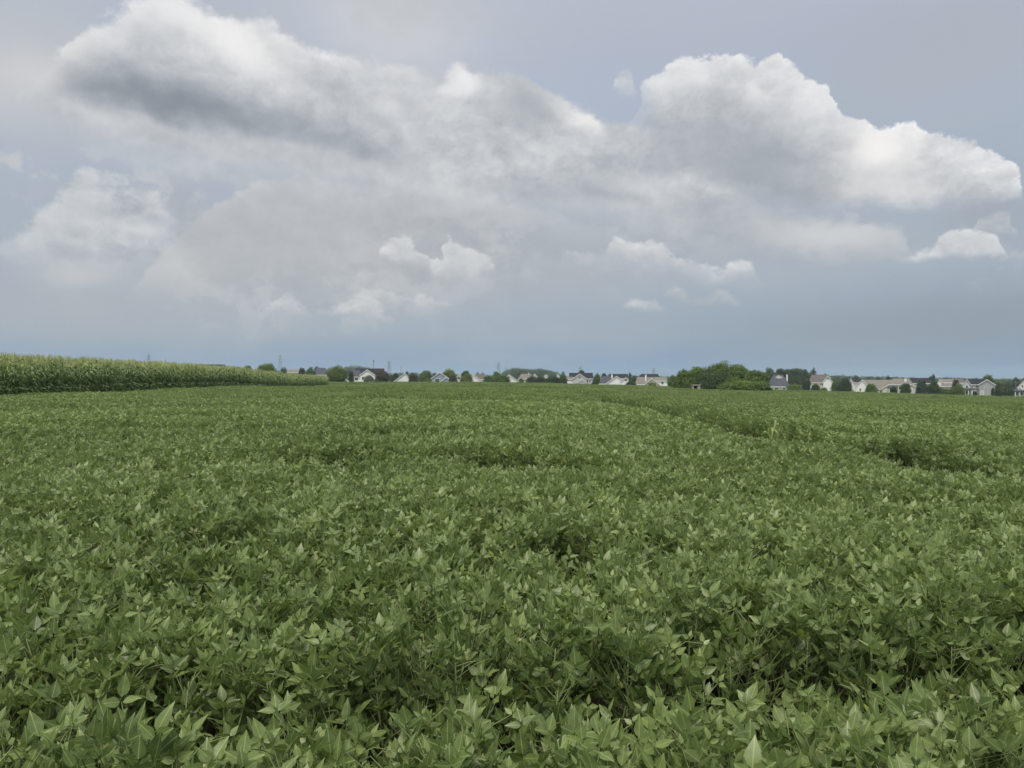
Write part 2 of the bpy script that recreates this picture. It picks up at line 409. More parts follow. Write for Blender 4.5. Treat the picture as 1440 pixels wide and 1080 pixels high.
def leaf_mat(name, dark, light, under=1.25, trans=0.3, rough=0.44, spec=0.42, veins=False, rand=0.25, patch=None):
    """two-sided leaf: colour by the leaf's own tone, by instance and in broad patches over the field"""
    m = bpy.data.materials.new(name); m.use_nodes = True
    nt = m.node_tree; b = nt.nodes['Principled BSDF']; L = nt.links
    def N(t, **k):
        n = nt.nodes.new(t)
        for a, v in k.items(): setattr(n, a, v)
        return n
    at = N('ShaderNodeAttribute', attribute_name='tone')
    oi = N('ShaderNodeObjectInfo')
    a = N('ShaderNodeMath', operation='MULTIPLY_ADD'); L.new(oi.outputs['Random'], a.inputs[0]); a.inputs[1].default_value = rand; a.inputs[2].default_value = -rand / 2
    t = N('ShaderNodeMath', operation='ADD'); L.new(at.outputs['Fac'], t.inputs[0]); L.new(a.outputs[0], t.inputs[1])
    last = t
    if patch:
        geo = N('ShaderNodeNewGeometry'); pn = N('ShaderNodeTexNoise'); L.new(geo.outputs['Position'], pn.inputs['Vector'])
        pn.inputs['Scale'].default_value = patch[0]; pn.inputs['Detail'].default_value = 4
        p2 = N('ShaderNodeMath', operation='MULTIPLY_ADD'); L.new(pn.outputs[0], p2.inputs[0]); p2.inputs[1].default_value = patch[1]; p2.inputs[2].default_value = -patch[1] / 2
        t2 = N('ShaderNodeMath', operation='ADD'); L.new(last.outputs[0], t2.inputs[0]); L.new(p2.outputs[0], t2.inputs[1]); last = t2
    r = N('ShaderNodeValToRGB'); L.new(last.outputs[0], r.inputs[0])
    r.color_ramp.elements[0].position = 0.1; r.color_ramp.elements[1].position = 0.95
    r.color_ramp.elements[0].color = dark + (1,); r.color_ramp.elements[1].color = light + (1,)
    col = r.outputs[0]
    if veins:                                    # the odd yellowing leaf
        yr = N('ShaderNodeMapRange'); L.new(at.outputs['Fac'], yr.inputs[0]); yr.inputs[1].default_value = 1.6; yr.inputs[2].default_value = 2.2
        ym = N('ShaderNodeMix', data_type='RGBA'); L.new(yr.outputs[0], ym.inputs['Factor']); L.new(col, ym.inputs[6]); ym.inputs[7].default_value = (0.26, 0.32, 0.07, 1); col = ym.outputs[2]
    if veins:
        uv = N('ShaderNodeUVMap'); s = N('ShaderNodeSeparateXYZ'); L.new(uv.outputs[0], s.inputs[0])
        d = N('ShaderNodeMath', operation='ABSOLUTE'); c = N('ShaderNodeMath', operation='SUBTRACT'); L.new(s.outputs[0], c.inputs[0]); c.inputs[1].default_value = 0.5
        L.new(c.outputs[0], d.inputs[0])
        mid = N('ShaderNodeMapRange', interpolation_type='SMOOTHSTEP'); L.new(d.outputs[0], mid.inputs[0])
        mid.inputs[1].default_value = 0.05; mid.inputs[2].default_value = 0.015; mid.inputs[3].default_value = 0; mid.inputs[4].default_value = 0.55
        k = N('ShaderNodeMath', operation='MULTIPLY_ADD'); L.new(d.outputs[0], k.inputs[0]); k.inputs[1].default_value = -7.0
        v = N('ShaderNodeMath', operation='MULTIPLY'); L.new(s.outputs[1], v.inputs[0]); v.inputs[1].default_value = 7.0
        L.new(v.outputs[0], k.inputs[2])
        fr = N('ShaderNodeMath', operation='FRACT'); L.new(k.outputs[0], fr.inputs[0])
        sv = N('ShaderNodeMapRange', interpolation_type='SMOOTHSTEP'); L.new(fr.outputs[0], sv.inputs[0])
        sv.inputs[1].default_value = 0.16; sv.inputs[2].default_value = 0.02; sv.inputs[3].default_value = 0; sv.inputs[4].default_value = 0.28
        mxv = N('ShaderNodeMath', operation='MAXIMUM'); L.new(mid.outputs[0], mxv.inputs[0]); L.new(sv.outputs[0], mxv.inputs[1])
        vm = N('ShaderNodeMix', data_type='RGBA'); L.new(mxv.outputs[0], vm.inputs['Factor']); L.new(col, vm.inputs[6])
        vm.inputs[7].default_value = (light[0] * 1.5, light[1] * 1.4, light[2] * 1.5, 1)
        # mottling of the blade
        tc = N('ShaderNodeTexCoord'); nz = N('ShaderNodeTexNoise'); L.new(tc.outputs['Object'], nz.inputs['Vector']); nz.inputs['Scale'].default_value = 45; nz.inputs['Detail'].default_value = 3
        hs = N('ShaderNodeHueSaturation'); mr = N('ShaderNodeMapRange'); L.new(nz.outputs[0], mr.inputs[0]); mr.inputs[1].default_value = 0.3; mr.inputs[2].default_value = 0.7
        mr.inputs[3].default_value = 0.82; mr.inputs[4].default_value = 1.18
        L.new(mr.outputs[0], hs.inputs['Value']); L.new(vm.outputs[2], hs.inputs['Color']); col = hs.outputs[0]
    geo = N('ShaderNodeNewGeometry')
    un = N('ShaderNodeMix', data_type='RGBA'); L.new(geo.outputs['Backfacing'], un.inputs['Factor']); L.new(col, un.inputs[6])
    sc = N('ShaderNodeMix', data_type='RGBA', blend_type='MULTIPLY'); sc.inputs['Factor'].default_value = 1; L.new(col, sc.inputs[6]); sc.inputs[7].default_value = (under * 1.05, under, under * 1.3, 1)
    L.new(sc.outputs[2], un.inputs[7])
    L.new(un.outputs[2], b.inputs['Base Color'])
    b.inputs['Roughness'].default_value = rough; b.inputs['Specular IOR Level'].default_value = spec
    if trans:
        tr = N('ShaderNodeBsdfTranslucent'); yl = N('ShaderNodeMix', data_type='RGBA', blend_type='MULTIPLY'); yl.inputs['Factor'].default_value = 1
        L.new(un.outputs[2], yl.inputs[6]); yl.inputs[7].default_value = (1.4, 1.5, 0.9, 1); L.new(yl.outputs[2], tr.inputs['Color'])
        ms = N('ShaderNodeMixShader'); ms.inputs[0].default_value = trans
        L.new(b.outputs[0], ms.inputs[1]); L.new(tr.outputs[0], ms.inputs[2])
        L.new(ms.outputs[0], nt.nodes['Material Output'].inputs['Surface'])
    return m

M_SOY = leaf_mat('soybean_leaf', (0.048, 0.090, 0.021), (0.256, 0.328, 0.113), veins=True, under=1.3, trans=0.25, patch=(0.12, 0.5))
M_SOYFAR = leaf_mat('soybean_leaf_far', (0.080, 0.130, 0.031), (0.262, 0.332, 0.112), under=1.3, trans=0.25, rand=0.3, patch=(0.05, 0.75))
M_STEM = mat('soybean_stem', (0.17, 0.22, 0.09), 0.7, 0.2)

# ------------------------------------------------------------------ soybean plants
PROF = [(0.0, 0.0), (0.12, 0.66), (0.32, 1.0), (0.56, 0.80), (0.80, 0.36), (1.0, 0.0)]
PROF_LOW = [(0.0, 0.0), (0.34, 1.0), (0.68, 0.70), (1.0, 0.0)]

def leaflet(mb, base, d, n, Ln, W, droop, fold, tone, prof=PROF, curl=0.0):
    d = d.normalized(); side = d.cross(n).normalized(); n = side.cross(d).normalized()
    vs = []; uv = []; idx = []
    for s, w in prof:
        c = base + d * (Ln * s) + n * (-droop * Ln * s * s)
        if w == 0:
            idx.append((len(vs),)); vs.append(tuple(c)); uv.append((0.5, s))
        else:
            hw = w * W / 2; up = n * (fold * hw + curl * hw * math.sin(s * 9))
            i = len(vs); idx.append((i, i + 1, i + 2))
            vs += [tuple(c - side * hw + up), tuple(c), tuple(c + side * hw + up)]
            uv += [(0.5 - 0.5 * w, s), (0.5, s), (0.5 + 0.5 * w, s)]
    fs = []
    for a, b in zip(idx, idx[1:]):
        if len(a) == 1: fs += [(a[0], b[1], b[0]), (a[0], b[2], b[1])]
        elif len(b) == 1: fs += [(a[0], a[1], b[0]), (a[1], a[2], b[0])]
        else: fs += [(a[0], a[1], b[1], b[0]), (a[1], a[2], b[2], b[1])]
    mb.add(vs, fs, 0, tone, uv)

def rvec(r, s): return Vector((r.gauss(0, s), r.gauss(0, s), r.gauss(0, s)))

def trifoliate(mb, r, p, out, pitch, size, tone, prof):
    """three leaflets at p, the leaf pointing along out, raised by pitch"""
    up = Vector((0, 0, 1))
    d = (out * math.cos(pitch) + up * math.sin(pitch) + rvec(r, 0.10)).normalized()
    side = d.cross(up); side = side.normalized() if side.length > 0.05 else d.orthogonal().normalized()
    n = side.cross(d).normalized()
    for k in (-1, 0, 1):
        ang = k * math.radians(r.uniform(58, 82))
        dd = (d * math.cos(ang) + side * math.sin(ang) + n * (0.0 if k == 0 else r.uniform(0.15, 0.75)) + rvec(r, 0.10)).normalized()
        nn = (n + rvec(r, 0.22) + Vector((0, 0, 0.2))).normalized()
        b = p + (d * 0.020 * size / 0.1 if k == 0 else side * (0.004 * k))
        sz = size * (r.uniform(0.92, 1.12) if k == 0 else r.uniform(0.82, 1.0))
        leaflet(mb, b, dd, nn, sz, sz * r.uniform(0.48, 0.64), r.uniform(-0.10, 0.30), r.uniform(0.05, 0.42), tone + r.gauss(0, 0.07), prof, r.uniform(0, 0.12))

def soy_plant(seed, prof=PROF, leaves=30, petioles=True, H=0.75):
    r = random.Random(seed); mb = MB(); st = MB()
    lean = Vector((r.uniform(-0.08, 0.08), r.uniform(-0.08, 0.08), 0))
    def ax(z): return Vector((0, 0, z)) + lean * (z / H)
    if petioles: st.tube([ax(0), ax(0.25), ax(0.5), ax(H * 0.86)], [0.006, 0.005, 0.004, 0.0025], 4)
    a = r.uniform(0, 2 * PI)
    for i in range(leaves):
        q = i / (leaves - 1)
        zn = H * (0.34 + 0.50 * q)
        a += PI + r.uniform(-0.9, 0.9)
        el = math.radians(r.uniform(26, 64))
        ln = r.uniform(0.09, 0.25)
        out = Vector((math.cos(a), math.sin(a), 0))
        p0 = ax(zn); mid = p0 + (out * math.cos(el) + Vector((0, 0, math.sin(el)))) * ln * 0.55
        p1 = mid + (out * math.cos(el + 0.25) + Vector((0, 0, math.sin(el + 0.25)))) * ln * 0.45
        top = H * r.uniform(0.86, 1.04)
        if p1.z > top: p1.z = top
        if petioles: st.tube([p0, mid, p1], [0.0022, 0.0019, 0.0015], 3, cap=False)
        young = q > 0.93
        size = r.uniform(0.048, 0.076) * (0.66 if young else 1.0)
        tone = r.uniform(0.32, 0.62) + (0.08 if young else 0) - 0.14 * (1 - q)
        if r.random() < 0.003: tone = 2.4
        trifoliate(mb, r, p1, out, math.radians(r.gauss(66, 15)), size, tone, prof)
    return mb, st

def soy_patch(seed, size, n, leaf, H=0.75):
    """a clump of canopy seen from afar: leaves only, on a knobbly top"""
    r = random.Random(seed); mb = MB()
    bumps = [(r.uniform(-size, size) * .6, r.uniform(-size, size) * .6, r.uniform(0.18, 0.34), r.uniform(-0.06, 0.07)) for _ in range(int(14 * size * size))]
    up = Vector((0, 0, 1))
    for i in range(n):
        x, y = r.uniform(-.5, .5) * size * 1.15, r.uniform(-.5, .5) * size * 1.15
        h = H - 0.03 + sum(b[3] * math.exp(-((x - b[0]) ** 2 + (y - b[1]) ** 2) / b[2] ** 2) for b in bumps)
        z = h - abs(r.gauss(0, 0.11))
        a = r.uniform(0, 2 * PI); el = math.radians(r.gauss(63, 17))
        d = Vector((math.cos(a) * math.cos(el), math.sin(a) * math.cos(el), math.sin(el)))
        n_ = (up + rvec(r, 0.45)).normalized()
        s = leaf * r.uniform(0.8, 1.2)
        leaflet(mb, Vector((x, y, z)), d, n_, s, s * 0.62, r.uniform(-.1, .3), r.uniform(0.05, 0.4), r.uniform(0.25, 0.68), PROF_LOW)
    return mb

# canopy height over the field: broad swells, wheel tracks and gaps
def vnoise(x, y, sc, seed):
    """cheap smooth value noise"""
    g = np.random.default_rng(seed).random((64, 64))
    x = np.asarray(x) / sc; y = np.asarray(y) / sc
    xi = np.floor(x).astype(int); yi = np.floor(y).astype(int); fx = x - xi; fy = y - yi
    fx = fx * fx * (3 - 2 * fx); fy = fy * fy * (3 - 2 * fy)
    G = lambda i, j: g[i % 64, j % 64]
    return (G(xi, yi) * (1 - fx) + G(xi + 1, yi) * fx) * (1 - fy) + (G(xi, yi + 1) * (1 - fx) + G(xi + 1, yi + 1) * fx) * fy

def canopy(x, y):
    """change of the canopy top (m) and how bare the spot is (0..1)"""
    x = np.asarray(x, float); y = np.asarray(y, float)
    h = (vnoise(x, y * 1.0, 14.0, 21) - .5) * 0.26 * ss(y, 12, 30) + (vnoise(x, y, 1.1, 1) - .5) * 0.08 + (vnoise(x, y, 3.5, 2) - .5) * 0.13 + (vnoise(x, y, 0.45, 3) - .5) * 0.05
    h = h + (vnoise(x * 0.17 + y * 0.03, y, 1.5, 31) - .5) * 0.16 * ss(y, 5, 9) * (1 - ss(y, 45, 70))      # ripples across the rows
    bare = np.zeros_like(h)
    def dip(dist, width, depth, b, pw=2):
        nonlocal h, bare
        k = np.exp(-np.abs(dist / width) ** pw); h = h - depth * k; bare = np.maximum(bare, b * k)
    wob = (vnoise(x, y, 1.3, 9) - .5)
    # wheel track along the rows on the right
    on = ss(y, 8.0, 10.5) * (1 - ss(y, 66, 74)) * (0.5 + 0.5 * ss(y, 10.5, 13.5)) * (0.92 + 0.2 * vnoise(x * 0, y, 3.0, 12))
    dip(x - 6.4 + wob * 0.25, 0.55 + 0.45 * ss(y, 13, 20), 0.44 * np.minimum(on, 1.1), 1.1 * np.minimum(on, 1), 6)
    h = h - 0.10 * np.exp(-((x - 5.5) / 0.75) ** 2) * on + 0.07 * np.exp(-((x - 7.5) / 0.6) ** 2) * on
    on2 = ss(y, 16, 22) * (1 - ss(y, 80, 120)) * (0.25 + 0.7 * vnoise(x * 0, y, 5.0, 14))
    dip(x - 8.6 + wob * 0.5, 0.7, 0.40 * on2, 1.1 * on2, 6)
    # headland furrow just in front of the camera
    dip(y - (2.58 + 0.17 * (x + 1.0)) + wob * 0.28, 0.25, 0.30, 0.42, 4)
    # thin places across the rows
    for cx, cy, wx, wy, dp in [(0.7, 10.6, 1.0, 0.40, 0.36), (-0.35, 11.3, 0.7, 0.3, 0.22), (-2.7, 10.8, 0.75, 0.55, 0.34), (-3.3, 13.2, 0.6, 0.5, 0.22), (-2.6, 14.8, 1.2, 0.5, 0.22), (2.7, 9.7, 0.9, 0.35, 0.22),
                               (-2.1, 5.2, 0.34, 0.28, 0.26), (0.42, 5.0, 0.5, 0.25, 0.26), (-0.9, 6.6, 0.4, 0.22, 0.22), (1.9, 4.6, 0.5, 0.22, 0.24), (-2.4, 7.6, 0.5, 0.3, 0.2), (3.3, 6.4, 0.7, 0.28, 0.22),
                               (1.5, 7.4, 0.6, 0.25, 0.2), (-4.4, 9.0, 0.7, 0.35, 0.22), (-6.0, 16.5, 1.6, 0.5, 0.24), (-9, 24, 2.2, 0.7, 0.24), (3.2, 19, 1.6, 0.6, 0.22),
                               (12, 22, 2, 0.7, 0.24), (-4, 30, 3, .9, .24), (8, 34, 3, 1.0, .22), (0, 24, 1.5, .6, .2), (18, 32, 3, 1, .24), (-14, 33, 2.5, .9, .22), (1.0, 3.3, 0.35, 0.16, 0.2), (-0.75, 3.5, 0.3, 0.18, 0.2), (-1.5, 4.2, 0.35, 0.2, 0.2)]:
        k = np.exp(-(((x - cx) / wx) ** 2 + ((y - cy) / wy) ** 2 + wob * 0.8) ** 2)
        h = h - 1.55 * dp * k; bare = np.maximum(bare, min(0.9, dp * 3.2) * k)
    # faint straight row lines running away from the viewer
    rows = np.cos((x - 0.3) / 0.76 * 2 * PI)
    h = h + 0.036 * rows * ss(y, 6, 14)
    h = h - 0.09 * np.exp(-((np.mod(x + 3.1, 9.2) - 4.6) / 0.3) ** 2) * ss(y, 20, 30)
    return h, bare

def inside_field(x, y):
    edge = -29.4 - 0.085 * (y - 44) - 0.9          # the corn starts here
    return (y < 322) & (x > np.where(y < 168, edge, -75))

def in_fan(x, y, margin=2.2, slope=0.70):
    return np.abs(x) < slope * np.maximum(y, 0) + margin

def field_points(y0, y1, step, margin, slope=0.70):
    W = slope * y1 + margin
    nx = int(2 * W / step); ny = max(1, int((y1 - y0) / step))
    gx, gy = np.meshgrid((np.arange(nx) + .5) * step - W, y0 + (np.arange(ny) + .5) * step)
    gx = gx + RNG.uniform(-.5, .5, gx.shape) * step * 0.75; gy = gy + RNG.uniform(-.5, .5, gy.shape) * step * 0.95
    x, y = gx.ravel(), gy.ravel()
    k = in_fan(x, y, margin, slope) & inside_field(x, y)
    return x[k], y[k]

def scatter_object(name, pts, rot, scl, idx, variants):
    """ONE object: points that carry copies of the variant meshes"""
    me = bpy.data.meshes.new(name); me.vertices.add(len(pts)); me.vertices.foreach_set('co', np.asarray(pts, np.float32).ravel())
    a = me.attributes.new('rot', 'FLOAT_VECTOR', 'POINT'); a.data.foreach_set('vector', np.asarray(rot, np.float32).ravel())
    a = me.attributes.new('scl', 'FLOAT', 'POINT'); a.data.foreach_set('value', np.asarray(scl, np.float32))
    a = me.attributes.new('idx', 'INT', 'POINT'); a.data.foreach_set('value', np.asarray(idx, np.int32))
    me.update()
    c = bpy.data.collections.new(name + '_kinds')
    for i, vm in enumerate(variants):
        o = bpy.data.objects.new('%s_kind_%02d' % (name, i), vm); c.objects.link(o)
    ng = bpy.data.node_groups.new(name, 'GeometryNodeTree')
    ng.interface.new_socket('Geometry', in_out='INPUT', socket_type='NodeSocketGeometry')
    ng.interface.new_socket('Geometry', in_out='OUTPUT', socket_type='NodeSocketGeometry')
    N = ng.nodes.new; L = ng.links.new
    gi, go = N('NodeGroupInput'), N('NodeGroupOutput')
    ci = N('GeometryNodeCollectionInfo'); ci.inputs['Collection'].default_value = c
    ci.inputs['Separate Children'].default_value = True; ci.inputs['Reset Children'].default_value = True
    ip = N('GeometryNodeInstanceOnPoints')
    def attr(nm, t):
        n = N('GeometryNodeInputNamedAttribute'); n.data_type = t; n.inputs['Name'].default_value = nm
        return n.outputs['Attribute']
    er = N('FunctionNodeEulerToRotation'); L(attr('rot', 'FLOAT_VECTOR'), er.inputs[0])
    L(gi.outputs[0], ip.inputs['Points']); L(ci.outputs[0], ip.inputs['Instance']); ip.inputs['Pick Instance'].default_value = True
    L(attr('idx', 'INT'), ip.inputs['Instance Index']); L(er.outputs[0], ip.inputs['Rotation']); L(attr('scl', 'FLOAT'), ip.inputs['Scale'])
    L(ip.outputs[0], go.inputs[0])
    o = link(name, me); md = o.modifiers.new('scatter', 'NODES'); md.node_group = ng
    return o

def build_soy():
    NV = 7
    full = [soy_plant(100 + i) for i in range(NV)]
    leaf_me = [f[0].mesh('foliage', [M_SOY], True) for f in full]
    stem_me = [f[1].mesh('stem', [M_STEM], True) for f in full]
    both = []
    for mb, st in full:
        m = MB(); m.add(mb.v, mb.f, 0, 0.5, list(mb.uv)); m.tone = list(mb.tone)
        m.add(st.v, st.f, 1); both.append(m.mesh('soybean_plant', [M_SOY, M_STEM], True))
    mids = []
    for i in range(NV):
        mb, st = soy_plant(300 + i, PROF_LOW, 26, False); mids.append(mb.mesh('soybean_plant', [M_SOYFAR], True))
    pat = [soy_patch(400 + i, 2.0, 2400, 0.085).mesh('soybean_patch', [M_SOYFAR], True) for i in range(4)]
    big = [soy_patch(500 + i, 4.2, 2600, 0.17).mesh('soybean_patch', [M_SOYFAR], True) for i in range(3)]
    variants = both + mids + pat + big
    P, R, S, I = [], [], [], []
    def put(x, y, idx, s, dz=0.0, tilt=0.12, lean=0.0):
        n = len(x); h, bare = canopy(x, y)
        z = ground_z(x, y) + h + dz - (s - 1) * 0.75
        P.append(np.stack([x, y, z], 1)); R.append(np.stack([RNG.normal(lean, tilt, n), RNG.normal(lean, tilt, n), RNG.uniform(0, 2 * PI, n)], 1))
        S.append(s); I.append(idx)
    # closest rows
    x, y = field_points(1.25, 16.0, 0.165, 1.6)
    h, bare = canopy(x, y); k = RNG.random(len(x)) > bare * 0.80
    x, y = x[k], y[k]
    d = np.hypot(x, y)
    vis = (np.abs(x) < 0.70 * y + 0.10) & (y > 1.55)
    order = np.argsort(np.where(vis, d, 1e9))[:300]
    near = np.zeros(len(x), bool); near[order] = True
    for j in order:
        s = RNG.uniform(0.92, 1.10); hh, _ = canopy(x[j], y[j])
        e = empty('soybean_plant', (x[j], y[j], float(ground_z(x[j], y[j]) + hh - (s - 1) * 0.75)), RNG.uniform(0, 2 * PI))
        e.rotation_euler.x = RNG.normal(0, 0.10); e.rotation_euler.y = RNG.normal(0, 0.10); e.scale = (s, s, s)
        v = int(RNG.integers(NV))
        link('foliage', leaf_me[v], e); link('stem', stem_me[v], e)
        tag(e, 'leafy green soybean plant standing among its like in the closest rows', 'soybean plant', 'soybean plants in the closest rows')
    x, y = x[~near], y[~near]
    put(x, y, RNG.integers(0, NV, len(x)), RNG.uniform(0.90, 1.12, len(x)))
    x, y = field_points(16.0, 44.0, 0.225, 2.5)
    h, bare = canopy(x, y); k = RNG.random(len(x)) > bare; x, y = x[k], y[k]
    put(x, y, RNG.integers(NV, 2 * NV, len(x)), RNG.uniform(0.95, 1.3, len(x)))
    x, y = field_points(44.0, 75.0, 0.30, 2.5); k = (x > 3.5) & (x < 11); x, y = x[k], y[k]
    h, bare = canopy(x, y); k = RNG.random(len(x)) > bare; x, y = x[k], y[k]
    put(x, y, RNG.integers(NV, 2 * NV, len(x)), RNG.uniform(0.95, 1.3, len(x)))
    x, y = field_points(43.0, 120.0, 1.65, 4.0); k = ~((x > 4.3) & (x < 10.2) & (y < 74.5)); x, y = x[k], y[k]
    put(x, y, RNG.integers(2 * NV, 2 * NV + 4, len(x)), RNG.uniform(0.9, 1.15, len(x)), 0.0, 0.02)
    x, y = field_points(118.0, 322.0, 3.4, 8.0, 0.72)
    put(x, y, RNG.integers(2 * NV + 4, 2 * NV + 7, len(x)), RNG.uniform(0.9, 1.15, len(x)), 0.0, 0.015)
    o = scatter_object('soybean_field', np.concatenate(P), np.concatenate(R), np.concatenate(S), np.concatenate(I), variants)
    tag(o, 'wide field of green soybean crop reaching to the far houses', 'crop field', kind='stuff')
    print('soy instances', sum(len(p) for p in P))

def build_ground():
    xs = np.concatenate([-np.geomspace(6000, 3, 70), np.linspace(-2.5, 2.5, 5), np.geomspace(3, 6000, 70)])
    ys = np.concatenate([-np.geomspace(1500, 3, 16), np.linspace(0, 20, 8), np.geomspace(24, 300, 40), np.linspace(308, 420, 24), np.geomspace(440, 7000, 26)])
    gx, gy = np.meshgrid(xs, ys); z = ground_z(gx, gy)
    n, m = gx.shape
    v = np.stack([gx.ravel(), gy.ravel(), z.ravel()], 1)
    i = np.arange(n - 1)[:, None] * m + np.arange(m - 1)[None]; i = i.ravel()
    f = np.stack([i, i + 1, i + m + 1, i + m], 1)
    g = bpy.data.materials.new('ground'); g.use_nodes = True; nt = g.node_tree; b = nt.nodes['Principled BSDF']; L = nt.links
    geo = nt.nodes.new('ShaderNodeNewGeometry'); sp = nt.nodes.new('ShaderNodeSeparateXYZ'); L.new(geo.outputs['Position'], sp.inputs[0])
    mr = nt.nodes.new('ShaderNodeMapRange'); L.new(sp.outputs[1], mr.inputs[0]); mr.inputs[1].default_value = 321; mr.inputs[2].default_value = 324
    n1 = nt.nodes.new('ShaderNodeTexNoise'); L.new(geo.outputs['Position'], n1.inputs['Vector']); n1.inputs['Scale'].default_value = 0.7; n1.inputs['Detail'].default_value = 6
    soil = nt.nodes.new('ShaderNodeValToRGB'); L.new(n1.outputs[0], soil.inputs[0])
    soil.color_ramp.elements[0].color = (0.012, 0.011, 0.007, 1); soil.color_ramp.elements[1].color = (0.032, 0.030, 0.016, 1)
    grass = nt.nodes.new('ShaderNodeValToRGB'); L.new(n1.outputs[0], grass.inputs[0])
    grass.color_ramp.elements[0].color = (0.05, 0.085, 0.025, 1); grass.color_ramp.elements[1].color = (0.10, 0.15, 0.05, 1)
    mx = nt.nodes.new('ShaderNodeMix'); mx.data_type = 'RGBA'; L.new(mr.outputs[0], mx.inputs['Factor']); L.new(soil.outputs[0], mx.inputs[6]); L.new(grass.outputs[0], mx.inputs[7])
    L.new(mx.outputs[2], b.inputs['Base Color']); b.inputs['Roughness'].default_value = 0.95; b.inputs['Specular IOR Level'].default_value = 0.1
    o = link('ground', mesh_np('ground', v, f, [g], True)); tag(o, kind='structure')

# ------------------------------------------------------------------ corn
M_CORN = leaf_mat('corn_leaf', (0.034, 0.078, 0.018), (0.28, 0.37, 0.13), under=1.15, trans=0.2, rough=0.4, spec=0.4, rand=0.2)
M_STALK = mat('corn_stalk', (0.13, 0.17, 0.06), 0.7, 0.2)
M_TASSEL = mat('corn_tassel', (0.39, 0.43, 0.19), 0.85, 0.1, 0.2, 6.0)
M_YOUNG = leaf_mat('young_corn_leaf', (0.14, 0.23, 0.05), (0.24, 0.33, 0.09), under=1.1, trans=0.35)

def corn_leaf(mb, r, p, az, Ln, W, rise, tone, low=False):
    out = Vector((math.cos(az), math.sin(az), 0)); side = Vector((-math.sin(az), math.cos(az), 0)); up = Vector((0, 0, 1))
    prof = [(0, .45), (.2, 1), (.45, .95), (.7, .7), (1, 0)] if low else [(0, .45), (.12, .9), (.28, 1), (.45, .95), (.62, .8), (.8, .5), (1, 0)]
    bend = r.uniform(0.9, 1.5); tw = r.uniform(-.5, .5); wave = r.uniform(0, 6)
    vs = []; idx = []
    for s, w in prof:
        c = p + out * (Ln * (0.78 * s)) + up * (Ln * (rise * s - rise * bend * s * s * 0.85)) + side * (0.05 * math.sin(s * 5 + wave))
        sd = (side * math.cos(tw * s * 2) + up * math.sin(tw * s * 2)); hw = W * w / 2
        if w == 0: idx.append((len(vs),)); vs.append(tuple(c))
        else:
            i = len(vs); idx.append((i, i + 1, i + 2)); vs += [tuple(c - sd * hw + up * hw * .35), tuple(c), tuple(c + sd * hw + up * hw * .35)]
    fs = []
    for a, b in zip(idx, idx[1:]):
        if len(b) == 1: fs += [(a[0], a[1], b[0]), (a[1], a[2], b[0])]
        else: fs += [(a[0], a[1], b[1], b[0]), (a[1], a[2], b[2], b[1])]
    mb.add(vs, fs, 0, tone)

def corn_plant(seed, H=3.1, low=False, nleaf=12):
    r = random.Random(seed); lf, st, ts = MB(), MB(), MB()
    lean = Vector((r.uniform(-.12, .12), r.uniform(-.12, .12), 0))
    ax = lambda z: Vector((0, 0, z)) + lean * (z / H) ** 2
    zt = H - 0.38
    st.tube([ax(0), ax(zt * .5), ax(zt)], [.016, .013, .008], 4 if low else 5)
    a = r.uniform(0, 2 * PI)
    for i in range(nleaf):
        q = i / (nleaf - 1); a += PI + r.uniform(-.55, .55)
        Ln = r.uniform(.62, .95) * (1 - .35 * max(0, q - .7) / .3)
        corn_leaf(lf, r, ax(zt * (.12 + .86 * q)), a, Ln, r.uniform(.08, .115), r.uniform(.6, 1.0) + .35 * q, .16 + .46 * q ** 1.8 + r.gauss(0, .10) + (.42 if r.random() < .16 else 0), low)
    if True:
        for k in range(2 if low else 5):                       # broad drooping leaves near the foot, in a paler tone
            corn_leaf(lf, r, ax(r.uniform(.3, 1.2)), r.uniform(0, 6.28), .70, .12, r.uniform(.3, .9), .97, low)
    base = ax(zt)
    for k in range(4 if low else 6):
        aa = r.uniform(0, 2 * PI); sp = 0 if k == 0 else r.uniform(.10, .22)
        tip = base + Vector((math.cos(aa) * sp, math.sin(aa) * sp, r.uniform(.24, .40) if k else .42))
        ts.tube([base, (base + tip) / 2 + Vector((math.cos(aa), math.sin(aa), 0)) * sp * .1, tip], [.013, .015, .008], 3, cap=False)
    return lf, st, ts

